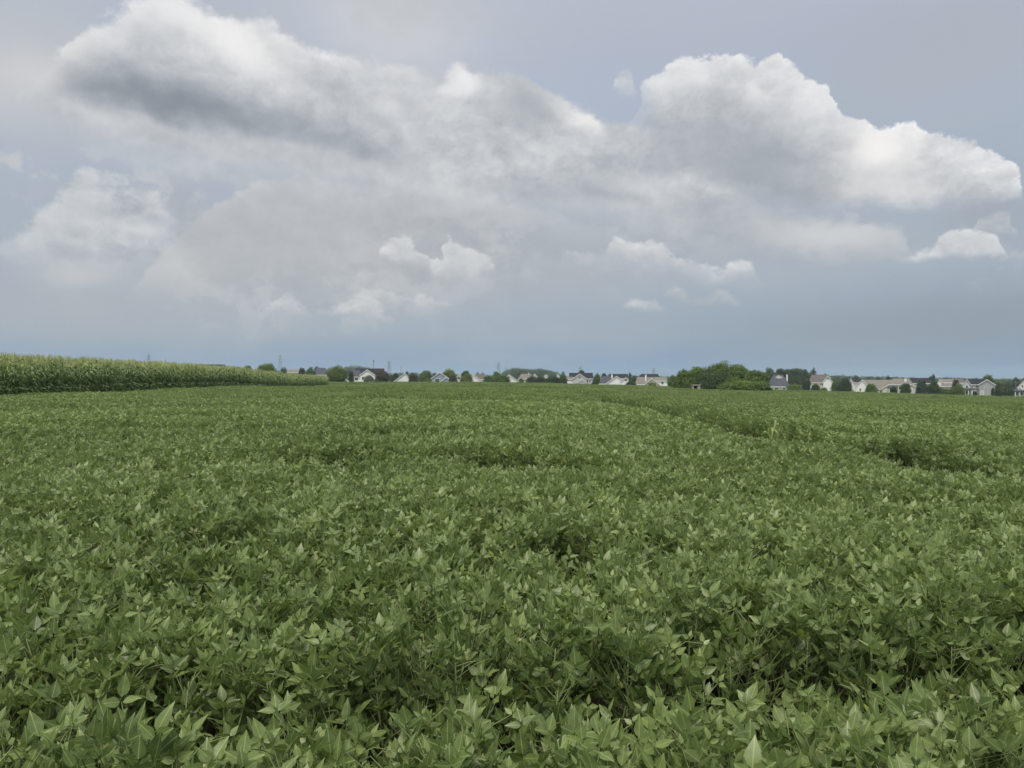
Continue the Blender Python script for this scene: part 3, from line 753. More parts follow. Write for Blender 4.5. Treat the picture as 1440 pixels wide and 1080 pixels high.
def build_corn():
    NV = 5
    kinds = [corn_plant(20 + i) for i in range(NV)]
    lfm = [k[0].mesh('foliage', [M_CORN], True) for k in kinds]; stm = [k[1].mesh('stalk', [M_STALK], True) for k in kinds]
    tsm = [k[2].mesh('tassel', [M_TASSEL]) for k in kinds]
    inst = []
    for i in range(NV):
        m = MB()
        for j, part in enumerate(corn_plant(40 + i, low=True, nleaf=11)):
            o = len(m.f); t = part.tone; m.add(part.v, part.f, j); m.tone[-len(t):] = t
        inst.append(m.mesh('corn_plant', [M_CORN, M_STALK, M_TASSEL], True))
    edge = lambda y: -29.4 - 0.085 * (y - 44)
    pts, near = [], []
    for row in range(26):
        y = 36.0
        while y < 166 + RNG.normal(0, .5):
            y += RNG.uniform(.14, .20) * (1 if row < 5 else 1.5 if row < 12 else 2.2) * (1 if y < 100 else 1.3)
            x = edge(y) - row * 0.76 + RNG.normal(0, .04)
            if x < -0.70 * y - 4: continue
            (near if row == 0 and y > 41.6 and len(near) < 300 else pts).append((x, y, row))
    # the last rows close the far end of the stand
    for x, y, row in near:
        s = RNG.uniform(.88, 1.08)
        e = empty('corn_plant', (x, y, float(ground_z(x, y))), RNG.uniform(0, 2 * PI)); e.scale = (s, s, s)
        v = int(RNG.integers(NV))
        link('foliage', lfm[v], e); link('stalk', stm[v], e); link('tassel', tsm[v], e)
        tag(e, 'tall tasselled corn plant in the front row of the stand', 'corn plant', 'corn plants along the front row')
    x, y, row = np.array(pts).T
    n = len(x); s = RNG.uniform(.88, 1.10, n)
    P = np.stack([x, y, ground_z(x, y)], 1); R = np.stack([RNG.normal(0, .05, n), RNG.normal(0, .05, n), RNG.uniform(0, 2 * PI, n)], 1)
    o = scatter_object('corn_field', P, R, s, RNG.integers(0, NV, n), inst)
    tag(o, 'tall stand of corn with pale tassels behind its front row', 'corn field', kind='stuff')
    print('corn', n)
    # one stray corn plant standing in the beans
    lf, st = MB(), MB(); r = random.Random(3); H = 0.96
    st.tube([(0, 0, 0), (0.01, 0, .5), (0.02, 0, .8)], [.012, .01, .006], 5)
    for i in range(6):
        corn_leaf(lf, r, Vector((0.01, 0, .37 + .065 * i)), i * 2.6 + r.uniform(-.4, .4), .30, .055, 3.0, .5 + .05 * i)
    X = 6.07; Y = 18.0
    e = empty('young_corn_plant', (X, Y, float(ground_z(X, Y))))
    link('foliage', lf.mesh('foliage', [M_YOUNG], True), e); link('stalk', st.mesh('stalk', [M_STALK], True), e)
    tag(e, 'single bright green corn plant sticking up out of the soybeans', 'corn plant')

# ------------------------------------------------------------------ houses
M_SID = {}
def siding(name, col):
    """horizontal lap siding"""
    if name in M_SID: return M_SID[name]
    m = mat(name, col, 0.75, 0.2); nt = m.node_tree; b = nt.nodes['Principled BSDF']
    tc = nt.nodes.new('ShaderNodeTexCoord'); w = nt.nodes.new('ShaderNodeTexWave'); w.bands_direction = 'Z'; w.wave_profile = 'SAW'
    w.inputs['Scale'].default_value = 1.6; nt.links.new(tc.outputs['Object'], w.inputs['Vector'])
    bp = nt.nodes.new('ShaderNodeBump'); bp.inputs['Strength'].default_value = 0.4; bp.inputs['Distance'].default_value = 0.03
    nt.links.new(w.outputs[1], bp.inputs['Height']); nt.links.new(bp.outputs[0], b.inputs['Normal'])
    n = nt.nodes.new('ShaderNodeTexNoise'); n.inputs['Scale'].default_value = 0.6; nt.links.new(tc.outputs['Object'], n.inputs['Vector'])
    r = nt.nodes.new('ShaderNodeValToRGB'); nt.links.new(n.outputs[0], r.inputs[0])
    r.color_ramp.elements[0].color = tuple(c * .9 for c in col) + (1,); r.color_ramp.elements[1].color = tuple(min(1, c * 1.06) for c in col) + (1,)
    nt.links.new(r.outputs[0], b.inputs['Base Color'])
    M_SID[name] = m; return m
WHITE = siding('white_siding', (0.80, 0.80, 0.80)); PALE = siding('pale_grey_siding', (0.52, 0.53, 0.54)); GREY = siding('grey_siding', (0.36, 0.38, 0.39))
BLUE = siding('blue_grey_siding', (0.30, 0.36, 0.44)); CREAM = siding('cream_siding', (0.62, 0.60, 0.48)); TAN = siding('tan_siding', (0.46, 0.42, 0.36)); PINK = siding('pinkish_siding', (0.48, 0.40, 0.36))
TRIM = mat('white_trim', (0.82, 0.82, 0.81), 0.5, 0.3)
R_DARK = mat('dark_shingle', (0.034, 0.035, 0.042), 1.0, 0.04, 0.25, 1.5); R_GREY = mat('grey_shingle', (0.080, 0.086, 0.098), 1.0, 0.04, 0.2, 1.5)
R_BROWN = mat('brown_shingle', (0.125, 0.110, 0.104), 1.0, 0.04, 0.2, 1.5); R_TAN = mat('tan_shingle', (0.185, 0.176, 0.156), 1.0, 0.04, 0.2, 1.5)
R_PINK = mat('pinkish_shingle', (0.185, 0.166, 0.156), 1.0, 0.04, 0.2, 1.5)
GLASS = mat('window_glass', (0.02, 0.025, 0.03), 0.08, 0.6); BRICK = mat('chimney_brick', (0.55, 0.53, 0.50), 0.85, 0.2, 0.15, 5)
DOORM = mat('door_paint', (0.10, 0.07, 0.06), 0.5, 0.3); CONC = mat('weathered_concrete', (0.40, 0.37, 0.32), 0.9, 0.15, 0.25, 3); DARKIN = mat('inside_shade', (0.012, 0.011, 0.010), 0.95, 0.05)  # DARKIN: shade inside the open box, painted as near-black

class House:
    """a house standing at photo column pc and depth Y, turned to face the field; outline heights given as photo rows"""
    def __init__(s, pc, Y, label, name='house', cat='house', group='houses beyond the field', turn=0.0, base=None):
        s.pc, s.Y = pc, Y
        X = (pc - 720) / F * Y; az = math.atan2(X, Y)
        s.gz = float(ground_z(X, Y)) if base is None else CAMZ + (HOR - base) * Y / F
        s.gz = min(s.gz, float(ground_z(X, Y)))
        s.k = Y * math.cos(az) / F; s.kz = Y / F
        s.root = empty(name, (X, Y, s.gz), -az + turn)
        tag(s.root, label, cat, group)
    def x(s, px): return (px - s.pc) * s.k
    def z(s, py): return CAMZ + (HOR - py) * s.kz - s.gz
    def part(s, name, mb, m, parent=None):
        return link(name, mb.mesh(name, m if isinstance(m, list) else [m]), parent or s.root)
    def slab(s, mb, a, b, c, d, th=0.22):
        """roof plane a-b-c-d (counter-clockwise from outside) with thickness"""
        a, b, c, d = map(Vector, (a, b, c, d)); n = (b - a).cross(d - a).normalized() * th
        vs = [tuple(v) for v in (a, b, c, d)] + [tuple(v - n) for v in (a, b, c, d)]
        mb.add(vs, [(0, 1, 2, 3), (7, 6, 5, 4), (0, 4, 5, 1), (1, 5, 6, 2), (2, 6, 7, 3), (3, 7, 4, 0)])
    def gable(s, p0, p1, pk, pe0, pr, y0, depth, wall, roof, pe1=None, over=0.35, trim=True):
        """a block whose gable end faces the field: columns p0..p1, ridge at column pk; eave rows pe0 (left) and pe1 (right), ridge row pr"""
        x0, x1, xk = s.x(p0), s.x(p1), s.x(pk); e0 = s.z(pe0); e1 = s.z(pe0 if pe1 is None else pe1); r = s.z(pr); y1 = y0 + depth
        mb = MB(); b = -0.4
        fr = [(x0, b), (x1, b), (x1, e1), (xk, r), (x0, e0)]
        vs = [(x, y0, z) for x, z in fr] + [(x, y1, z) for x, z in fr]
        mb.add(vs, [(0, 1, 2, 3, 4), (9, 8, 7, 6, 5), (1, 6, 7, 2), (0, 4, 9, 5), (0, 5, 6, 1), (2, 7, 8, 3), (3, 8, 9, 4)])
        w = s.part('wall', mb, wall)
        rb = MB(); lift = 0.24; f, k = y0 - over, y1 + over
        sl0 = (r - e0) / max(.1, xk - x0); sl1 = (r - e1) / max(.1, x1 - xk)
        L0 = (x0 - over, e0 - over * sl0 + lift); R1 = (x1 + over, e1 - over * sl1 + lift); T = r + lift
        s.slab(rb, (L0[0], f, L0[1]), (xk, f, T), (xk, k, T), (L0[0], k, L0[1]))
        s.slab(rb, (xk, f, T), (R1[0], f, R1[1]), (R1[0], k, R1[1]), (xk, k, T))
        ro = s.part('roof', rb, roof)
        if trim:
            t = MB(); h = 0.34; ya, yb = f - 0.05, f - 0.004
            for (xa, za), (xb, zb) in ((L0, (xk, T)), ((xk, T), R1)):
                vs = [(xa, ya, za + .02), (xb, ya, zb + .02), (xb, ya, zb - h), (xa, ya, za - h), (xa, yb, za + .02), (xb, yb, zb + .02), (xb, yb, zb - h), (xa, yb, za - h)]
                t.add(vs, [(0, 3, 2, 1), (4, 5, 6, 7), (0, 1, 5, 4), (1, 2, 6, 5), (2, 3, 7, 6), (3, 0, 4, 7)])
            s.part('rake_trim', t, TRIM, ro)
        return w, ro
    def long(s, p0, p1, pe_, pr, y0, depth, wall, roof, hip0=0.0, hip1=0.0, over=0.35, fascia=True):
        """a block whose ridge runs across the view; hip0/hip1: how far (photo px) the ridge stops short of each end"""
        x0, x1 = s.x(p0), s.x(p1); e, r = s.z(pe_), s.z(pr); y1 = y0 + depth; ym = (y0 + y1) / 2; b = -0.4
        mb = MB()
        if hip0 or hip1:
            mb.box(x0, x1, y0, y1, b, e)
        else:
            pr_ = [(y0, b), (y1, b), (y1, e), (ym, r), (y0, e)]
            vs = [(x0, y, z) for y, z in pr_] + [(x1, y, z) for y, z in pr_]
            mb.add(vs, [(4, 3, 2, 1, 0), (5, 6, 7, 8, 9), (0, 5, 9, 4), (1, 2, 7, 6), (0, 1, 6, 5), (4, 9, 8, 3), (3, 8, 7, 2)])
        w = s.part('wall', mb, wall)
        rb = MB(); lift = 0.24; sl = (r - e) / (depth / 2); ez = e - over * sl + lift; T = r + lift
        a0, a1 = x0 - over, x1 + over; f, k = y0 - over, y1 + over
        h0, h1 = a0 + hip0 * s.k, a1 - hip1 * s.k
        s.slab(rb, (a0, f, ez), (a1, f, ez), (h1, ym, T), (h0, ym, T))
        s.slab(rb, (a1, k, ez), (a0, k, ez), (h0, ym, T), (h1, ym, T))
        if hip0: rb.add([(a0, f, ez), (a0, k, ez), (h0, ym, T)], [(0, 2, 1)])
        if hip1: rb.add([(a1, f, ez), (a1, k, ez), (h1, ym, T)], [(0, 1, 2)])
        ro = s.part('roof', rb, roof)
        if fascia:
            t = MB(); t.box(a0, a1, f - 0.05, f - 0.004, ez - 0.30, ez - 0.01); s.part('gutter', t, TRIM, ro)
        return w, ro
    def window(s, p0, p1, q0, q1, y, kind='window'):
        x0, x1, z0, z1 = s.x(p0), s.x(p1), s.z(q1), s.z(q0); t = .12
        m = MB(); ya, yb = y - .07, y + .02
        m.box(x0 - t, x0, ya, yb, z0, z1); m.box(x1, x1 + t, ya, yb, z0, z1); m.box(x0 - t, x1 + t, ya, yb, z1, z1 + t); m.box(x0 - t, x1 + t, ya - .04, yb, z0 - t, z0)
        if kind == 'window': m.box(x0, x1, ya + .02, yb, (z0 + z1) / 2 - .03, (z0 + z1) / 2 + .03)
        o = s.part(kind, m, TRIM)
        g = MB(); g.box(x0, x1, y - .025, y + .01, z0, z1)
        s.part('pane' if kind == 'window' else 'door_panel', g, GLASS if kind == 'window' else (PALE if kind == 'garage_door' else DOORM), o)
    def chimney(s, p0, p1, top, y, m=None):
        b = MB(); x0, x1 = s.x(p0), s.x(p1); w = x1 - x0; zt = s.z(top)
        b.box(x0, x1, y, y + max(.8, w * .8), 0.5, zt); b.box(x0 - .08, x1 + .08, y - .08, y + max(.8, w * .8) + .08, zt, zt + .15)
        s.part('chimney', b, m or BRICK)
    def porch(s, p0, p1, pe_, y0, depth, posts, roof):
        x0, x1, e = s.x(p0), s.x(p1), s.z(pe_); rb = MB()
        s.slab(rb, (x0 - .2, y0 - depth, e), (x1 + .2, y0 - depth, e), (x1 + .2, y0, e + .7), (x0 - .2, y0, e + .7))
        ro = s.part('porch_roof', rb, roof)
        for p in posts:
            m = MB(); xp = s.x(p); m.box(xp - .14, xp + .14, y0 - depth + .25, y0 - depth + .53, -.4, e - .05); s.part('post', m, TRIM)

def build_houses():
    # --- left of the middle
    h = House(295, 330, 'long dark roofed house whose roof shows above the corn', turn=0.0)
    h.long(272, 321, 521, 513, 0, 11, TAN, R_DARK, 0, 6); h.chimney(300, 302.5, 511.5, 5.5)
    h = House(330, 350, 'paler grey roofed house beside the dark roof above the corn')
    h.long(319, 336, 522.5, 516.3, 0, 10, PALE, R_GREY, 2, 0)
    h = House(345, 480, 'small pinkish gabled house among trees past the corn')
    h.gable(339, 349, 344, 524, 519.5, 0, 9, PINK, R_PINK)
    h = House(411, 470, 'pale house peeping between trees right of the corn bush')
    h.long(404, 419, 524, 520, 0, 9, TAN, R_TAN); h.chimney(413, 415, 518.5, 4)
    h = House(453, 420, 'grey roofed house half hidden left of the round tree')
    h.long(445, 461, 527, 517.5, 0, 10, PALE, R_GREY, 0, 4)
    h = House(515, 400, 'white gabled house with wide dark roof right of the round tree')
    h.long(501, 540, 529, 518.6, 1.5, 10, WHITE, R_DARK); h.gable(506, 527, 516.3, 527.5, 520.2, 0, 7, WHITE, R_DARK)
    h.long(490, 506, 529.5, 521, 0.6, 6, WHITE, R_GREY, 4, 0); h.window(499, 503.5, 531, 534.5, 0.6); h.window(509, 512, 530, 534, 0); h.window(519, 522.5, 530, 534, 0)
    h = House(565, 370, 'low white house with one steep lopsided gable')
    h.gable(553, 575, 569.5, 537.6, 525, 0, 9, WHITE, R_GREY, pe1=530.5)
    h = House(619, 385, 'blue grey house with two white edged gables')
    h.gable(606.5, 631, 618, 532.5, 524.2, 0, 9, BLUE, R_DARK); h.gable(618.5, 631.5, 628, 537.5, 530.8, -2.5, 2.5, BLUE, R_GREY, pe1=533.5); h.window(612, 618, 533, 537.5, 0)
    h = House(645, 390, 'small white gabled house tucked between two leafy trees')
    h.gable(641, 650, 647, 531.5, 525.5, 0, 8, WHITE, R_GREY); h.window(643.5, 646, 530, 533, 0)
    h = House(674, 385, 'grey roofed house with a broad white sloping gable edge')
    h.gable(657, 679, 665.5, 536, 527, 0, 9, WHITE, R_GREY, pe1=537.5); h.long(667, 684, 533.5, 526.3, 3.0, 9, PALE, R_BROWN, 3, 3)
    h = House(722, 385, 'white gabled house mostly hidden by olive bushes')
    h.gable(703, 731, 716, 537, 527.4, 0, 9, WHITE, R_DARK, pe1=537.8)
    h = House(738, 420, 'tan hip roofed house with a pale chimney near the wooded hill')
    h.long(729, 749, 533, 526.3, 0, 10, TAN, R_PINK, 5, 2); h.chimney(742.5, 744.5, 524.5, 4)
    for i, (px, lab) in enumerate([(752, 'white gable end peeping over the left of the long hedge'), (768, 'white gable end peeping over the middle of the long hedge'), (784.5, 'narrow white gable end peeping over the right of the long hedge')]):
        h = House(px, 430, lab); w = 3.0 - .4 * i
        h.gable(px - w, px + w, px, 529.2, 526.0 if i != 1 else 527.0, 0, 8, WHITE, R_TAN)
    # --- middle
    h = House(815, 390, 'pale house with big grey front gable and dark roof')
    h.long(801, 833, 532.5, 524.8, 2.0, 10, PALE, R_DARK); h.gable(805.5, 825, 815.2, 533, 526.0, 0, 8, PALE, R_DARK)
    h.gable(812.5, 823.5, 818.3, 538, 534.0, -2.6, 2.6, PALE, R_DARK); h.long(796.5, 806, 533.5, 529, 1.0, 7, WHITE, R_TAN)
    h.window(825.6, 827.6, 534.8, 537.4, 2.0); h.window(828.6, 830.6, 534.8, 537.4, 2.0); h.window(813.5, 816.5, 529.5, 532, 0)
    h = House(844, 420, 'small beige gabled house right of the dark roofed one')
    h.gable(838.5, 849, 844.5, 536, 531, 0, 8, TAN, R_TAN)
    h = House(866, 375, 'white double gabled house with dark and slate roofs')
    h.long(856.5, 882.5, 532.5, 526.4, 4.5, 9, PALE, R_DARK); h.gable(852, 879, 867, 540, 529.5, 0, 8, WHITE, R_GREY, pe1=537)
    h.long(843, 862, 539.5, 529.6, 0.8, 8, PALE, R_GREY, 5, 0); h.gable(873.5, 885.5, 880, 536.5, 531.2, -1.5, 5, WHITE, R_DARK); h.window(878.5, 881.5, 533.2, 535.6, -1.5)
    h.chimney(859.5, 861.5, 526.8, 3.5, TRIM)
    h = House(916, 370, 'tan roofed house with brown gable and dark rear roof')
    h.long(898, 928, 532.5, 526.4, 7, 9, TAN, R_DARK, 4, 4); h.long(893.5, 926, 540.5, 531, 2.2, 9, TAN, R_TAN, 3, 0)
    h.gable(906, 928, 916.5, 541.5, 532.6, 0, 6, TAN, R_TAN); h.long(922, 939, 535.8, 530.8, 1.2, 8, WHITE, R_TAN, 0, 3); h.chimney(907, 909, 527.2, 4, TRIM); h.window(930, 933, 537, 540, 1.2)
    h = House(942, 395, 'slate roofed house just left of the big bushes')
    h.long(932, 952, 540.5, 534.8, 0, 9, PALE, R_GREY, 5, 3)
    # --- right
    h = House(1097, 355, 'slate hip roofed cream house beside the big bushes')
    h.long(1078, 1111, 543.4, 527.6, 0, 12, CREAM, R_GREY, 11, 11); h.gable(1091, 1099.5, 1095.3, 531.2, 528.6, 4.0, 3, TRIM, R_DARK, over=.2); h.chimney(1105.8, 1107.8, 527, 5, TRIM)
    h.window(1089.5, 1094.5, 545.8, 548.6, 0); h.window(1101, 1104, 545.8, 548.4, 0); h.window(1083, 1085.5, 545.8, 548.4, 0)
    h = House(1153, 370, 'cream house with brown roof and white dormer gable')
    h.long(1138, 1165, 538, 527.4, 1.5, 11, CREAM, R_BROWN, 4, 0); h.gable(1157.5, 1170.5, 1164, 536.8, 528.8, 0, 8, WHITE, R_BROWN); h.window(1153.5, 1155.3, 539.2, 541.8, 1.5); h.window(1155.9, 1157.6, 539.2, 541.8, 1.5)
    h.window(1163, 1165.5, 531.5, 533.2, 0); h.window(1145, 1148, 539.2, 541.8, 1.5)
    h = House(1203, 365, 'white gabled house with dark roof behind the round dark tree')
    h.gable(1190.5, 1204.5, 1196.5, 544.5, 533, 0, 9, WHITE, R_GREY); h.long(1198, 1212.5, 538.2, 533.2, 3, 9, WHITE, R_DARK); h.window(1198.5, 1200.5, 548, 550.5, 0)
    h = House(1228, 355, 'long low cream house with pale tan roof and gable')
    h.long(1212, 1263, 547.2, 534.8, 1.2, 13, CREAM, R_TAN); h.gable(1203.5, 1221, 1212.5, 544, 534.2, 0, 8, WHITE, R_TAN)
    h.window(1243, 1246, 548.6, 551.2, 1.2); h.window(1249.4, 1251.4, 548.6, 551.2, 1.2); h.window(1237.5, 1239.5, 549, 552, 1.2, 'door'); h.window(1208.5, 1211, 546.5, 549.5, 0)
    h.gable(1241, 1256, 1249, 546.3, 541.6, -1.6, 4, CREAM, R_TAN)
    h = House(1269, 345, 'cream hip roofed house with white chimney and corner posts')
    h.long(1250, 1284, 541.0, 533.2, 0, 11, CREAM, R_TAN, 7, 7); h.chimney(1271.8, 1275, 532.8, 2.5, TRIM); h.porch(1248, 1262, 545.3, 0, 2.4, [1250.5, 1259.5], R_GREY); h.window(1264, 1268, 543.5, 547.5, 0)
    h = House(1293, 370, 'dark roofed house with drooping brown porch roof')
    h.long(1278, 1308, 539.0, 532.2, 1.0, 10, PALE, R_DARK, 4, 4); h.gable(1279, 1291, 1282.5, 541, 540.2, -1.5, 4, PALE, R_BROWN, pe1=549)
    h = House(1338, 385, 'pinkish roofed house behind the olive hedge')
    h.long(1322, 1344, 538.2, 533.8, 3, 9, PINK, R_PINK); h.gable(1318.5, 1325, 1320.5, 538, 533.6, 1.5, 8, WHITE, R_PINK); h.long(1324, 1342, 543.5, 537.6, 0, 8, TAN, R_TAN)
    h = House(1350, 400, 'tan roofed house left of the two storey grey house')
    h.long(1341, 1362, 539, 533, 0, 9, TAN, R_BROWN, 3, 3)
    h = House(1376, 345, 'two storey grey house with large gable end and porch')
    h.long(1357, 1388, 541.0, 533.6, 2.4, 10, PALE, R_DARK); h.gable(1376.3, 1399.2, 1387.7, 541.2, 534.2, 0.8, 12, GREY, R_DARK); h.gable(1353.2, 1365.2, 1359.6, 541.0, 534.0, 0.6, 9, PALE, R_DARK)
    h.porch(1355.5, 1376, 547.8, 0.6, 1.9, [1357.5, 1362, 1367.2, 1371], R_GREY)
    h.window(1358, 1361.3, 542.2, 545.6, .6); h.window(1366.3, 1367.8, 542.2, 545.4, 2.4); h.window(1371.7, 1374.6, 542.2, 545.4, 2.4); h.window(1385.3, 1386.8, 542.8, 545.0, .8)
    h.window(1379, 1383.5, 549.5, 555.2, .8, 'garage_door'); h.window(1357.5, 1360.6, 549.4, 554, .6); h.window(1367.8, 1370.4, 549.4, 555.6, 2.4, 'door')
    h = House(1436, 345, 'white two storey gabled house with porch at the field edge')
    h.gable(1431, 1449, 1440, 545, 535.6, 1, 11, WHITE, R_DARK); h.porch(1426.5, 1450, 550.0, 1, 2.2, [1428, 1434, 1441], R_GREY); h.long(1426.8, 1433, 551, 548.2, 1.3, 6, WHITE, R_GREY, fascia=False)
    h.window(1433.5, 1435.3, 546, 548.6, 1); h.window(1437, 1439, 541.6, 545, 1); h.window(1435.2, 1437.8, 551.8, 555, 1); h.window(1429, 1431.5, 551.8, 555, 1.3)
    # --- small things at the field edge
    Y = 172; px = 979; X = (px - 720) / F * Y; gz = float(ground_z(X, Y)); kk = Y / F
    e = empty('box_shelter', (X, Y, gz), -math.atan2(X, Y) + .25); tag(e, 'small pale box with dark open front at the foot of the bushes', 'shelter')
    zt = CAMZ + (HOR - 541.0) * kk - gz; zb = -0.2; w = 5.0 * kk
    m = MB(); m.box(-w - .1, w + .1, -.75, .9, zt - .16, zt); link('top_slab', m.mesh('top_slab', [CONC]), e)
    for sgn, wd in ((-1, .14), (1, .62)):
        m = MB(); a, b = sorted((sgn * w, sgn * (w - wd))); m.box(a, b, -.6, .8, zb, zt - .163); link('side_wall', m.mesh('side_wall', [CONC]), e)
    m = MB(); m.box(-w + .143, w - .623, .6, .8, zb, zt - .163); link('back_wall', m.mesh('back_wall', [DARKIN]), e)
    Y = 335; px = 488; X = (px - 720) / F * Y; gz = float(ground_z(X, Y)); kk = Y / F
    e = empty('yard_slide', (X, Y, gz), 0); tag(e, 'small white sloping yard slide beside the round tree', 'slide')
    z = lambda py: CAMZ + (HOR - py) * kk - gz
    m = MB(); m.add([(-.7, -.3, z(532)), (1.0, -.3, z(537.3)), (1.0, .3, z(537.3)), (-.7, .3, z(532)), (-.7, -.3, z(532) - .35), (1.0, -.3, z(537.3) - .3), (1.0, .3, z(537.3) - .3), (-.7, .3, z(532) - .35)],
                    [(0, 1, 2, 3), (7, 6, 5, 4), (0, 4, 5, 1), (2, 6, 7, 3), (1, 5, 6, 2), (0, 3, 7, 4)]); link('chute', m.mesh('chute', [TRIM]), e)
    m = MB()
    for yy in (-.25, .25): m.tube([(-.75, yy, -.3), (-.75, yy, z(531.6))], .06, 5)
    for i in range(4): m.tube([(-.75, -.25, .4 + .35 * i), (-.75, .25, .4 + .35 * i)], .03, 4)
    link('ladder', m.mesh('ladder', [TRIM]), e)

# ------------------------------------------------------------------ pylons and masts on the horizon
def build_pylons():
    steel = mat('galvanised_steel', (0.22, 0.23, 0.24), 0.6, 0.4)
    def pylon(px, top, Y, label, arms=3, w=4.2, thick=.30):
        X = (px - 720) / F * Y; gz = float(ground_z(X, Y)); H = CAMZ + (HOR - top) * Y / F - gz
        e = empty('pylon', (X, Y, gz), RNG.uniform(-.25, .25)); tag(e, label, 'pylon', 'power line pylons on the horizon')
        m = MB(); wid = lambda q: w * (1 - q) ** 1.15 + .55
        c = lambda sx, sy, q: (sx * wid(q), sy * wid(q), H * q)
        for sx in (-1, 1):
            for sy in (-1, 1): m.tube([c(sx, sy, 0), c(sx, sy, .5), c(sx, sy, .94), (0, 0, H)], thick * .55, 4)
        qs = [0, .2, .37, .52, .65, .76, .86, .94]
        for a, b in zip(qs, qs[1:]):
            for f in (0, 1):
                for sy in (-1, 1):
                    p = lambda s_, q: c(s_, sy, q) if f == 0 else c(sy, s_, q)
                    m.tube([p(-1, a), p(1, b)], thick * .3, 3); m.tube([p(1, a), p(-1, b)], thick * .3, 3)
        link('lattice_mast', m.mesh('lattice_mast', [steel]), e)
        for i in range(arms):
            q = .92 - i * .13; L = (4.4, 5.8, 4.9)[i % 3]; a = MB()
            for sx in (-1, 1):
                for sy in (-1, 1): a.tube([c(sx, sy, q), (sx * L, 0, H * q + .3)], thick * .4, 3)
                a.tube([(sx * .5, 0, H * (q + .05)), (sx * L, 0, H * q + .3)], thick * .35, 3)
                a.tube([(sx * L, 0, H * q + .3), (sx * L, 0, H * q - 1.6)], thick * .35, 3)
            link('cross_arm', a.mesh('cross_arm', [steel]), e)
    pylon(209, 498, 1250, 'lattice pylon rising above the tall corn')
    pylon(394, 498, 1400, 'tall lattice pylon right of the dark bush past the corn')
    pylon(547, 507.5, 1500, 'lattice pylon above the reddish brown tree', thick=.4)
    pylon(701, 509, 1500, 'lattice pylon left of the wooded hill', thick=.4)
    pylon(816, 514.5, 1700, 'faint lattice pylon above the big grey gable', thick=.4)
    pylon(919, 517.5, 1750, 'faint lattice pylon above the tan roofed house', thick=.4)
    for px, top, Y, lab, r in [(233, 505, 700, 'thin wooden pole above the corn near the pylon', .2), (564, 514, 900, 'thin pole above the white lopsided gable', .28), (711, 516.5, 1100, 'faint thin pole at the left end of the wooded hill', .22), (1357, 536, 335, 'bare wooden pole beside the two storey grey house', .12)]:
        if px == 1357: px, top, Y, lab, r = 1428.5, 535, 350, 'pale utility pole left of the white two storey house', .16
        X = (px - 720) / F * Y; gz = float(ground_z(X, Y)); H = CAMZ + (HOR - top) * Y / F - gz
        e = empty('utility_pole', (X, Y, gz)); tag(e, lab, 'pole')
        m = MB(); m.tube([(0, 0, -1), (0, 0, H * .5), (0, 0, H)], [r * 1.2, r, r * .8], 7); link('pole', m.mesh('pole', [steel]), e)
        m = MB(); m.box(-1.1, 1.1, -.1 - r, -r, H - 1.1, H - .85); link('cross_arm', m.mesh('cross_arm', [steel]), e)
    px, top, Y = 525.3, 506, 1000; X = (px - 720) / F * Y; gz = float(ground_z(X, Y)); H = CAMZ + (HOR - top) * Y / F - gz
    e = empty('radio_mast', (X, Y, gz)); tag(e, 'slim mast with a thick antenna head above the wide dark roof', 'mast')
    m = MB(); m.tube([(0, 0, -1), (0, 0, H * .6), (0, 0, H)], [.5, .38, .28], 8); link('pole', m.mesh('pole', [steel]), e)
    for k in range(3):
        a = k * 2 * PI / 3; m = MB(); m.box(-.35, .35, .75, 1.05, H - 3.2, H - .4); m.tube([(0, 0, H - 1.8), (0, .75, H - 1.8)], .08, 4)
        o = link('antenna', m.mesh('antenna', [steel]), e); o.rotation_euler.z = a

# ------------------------------------------------------------------ trees and bushes
def crown_mat(name, dark, light, under=1.1):
    return leaf_mat(name, dark, light, under=under, trans=0.22, rough=0.55, spec=0.25, rand=0.0, patch=None)
CR = {'green': crown_mat('green_foliage', (0.060, 0.112, 0.026), (0.175, 0.255, 0.062)),
      'olive': crown_mat('olive_foliage', (0.085, 0.128, 0.026), (0.225, 0.280, 0.070)),
      'fresh': crown_mat('fresh_green_foliage', (0.070, 0.118, 0.026), (0.200, 0.268, 0.066)),
      'dark': crown_mat('dark_foliage', (0.036, 0.066, 0.024), (0.100, 0.145, 0.055)),
      'red': crown_mat('reddish_foliage', (0.070, 0.062, 0.042), (0.150, 0.130, 0.085)),
      'blue': crown_mat('haze_tinted_foliage', (0.050, 0.085, 0.040), (0.125, 0.170, 0.080)),  # blue of the distant haze mixed into the leaf colour
      'bloom': crown_mat('blossoming_foliage', (0.055, 0.075, 0.030), (0.36, 0.37, 0.30))}
BARK = mat('bark', (0.10, 0.08, 0.06), 0.9, 0.1, 0.3, 3)

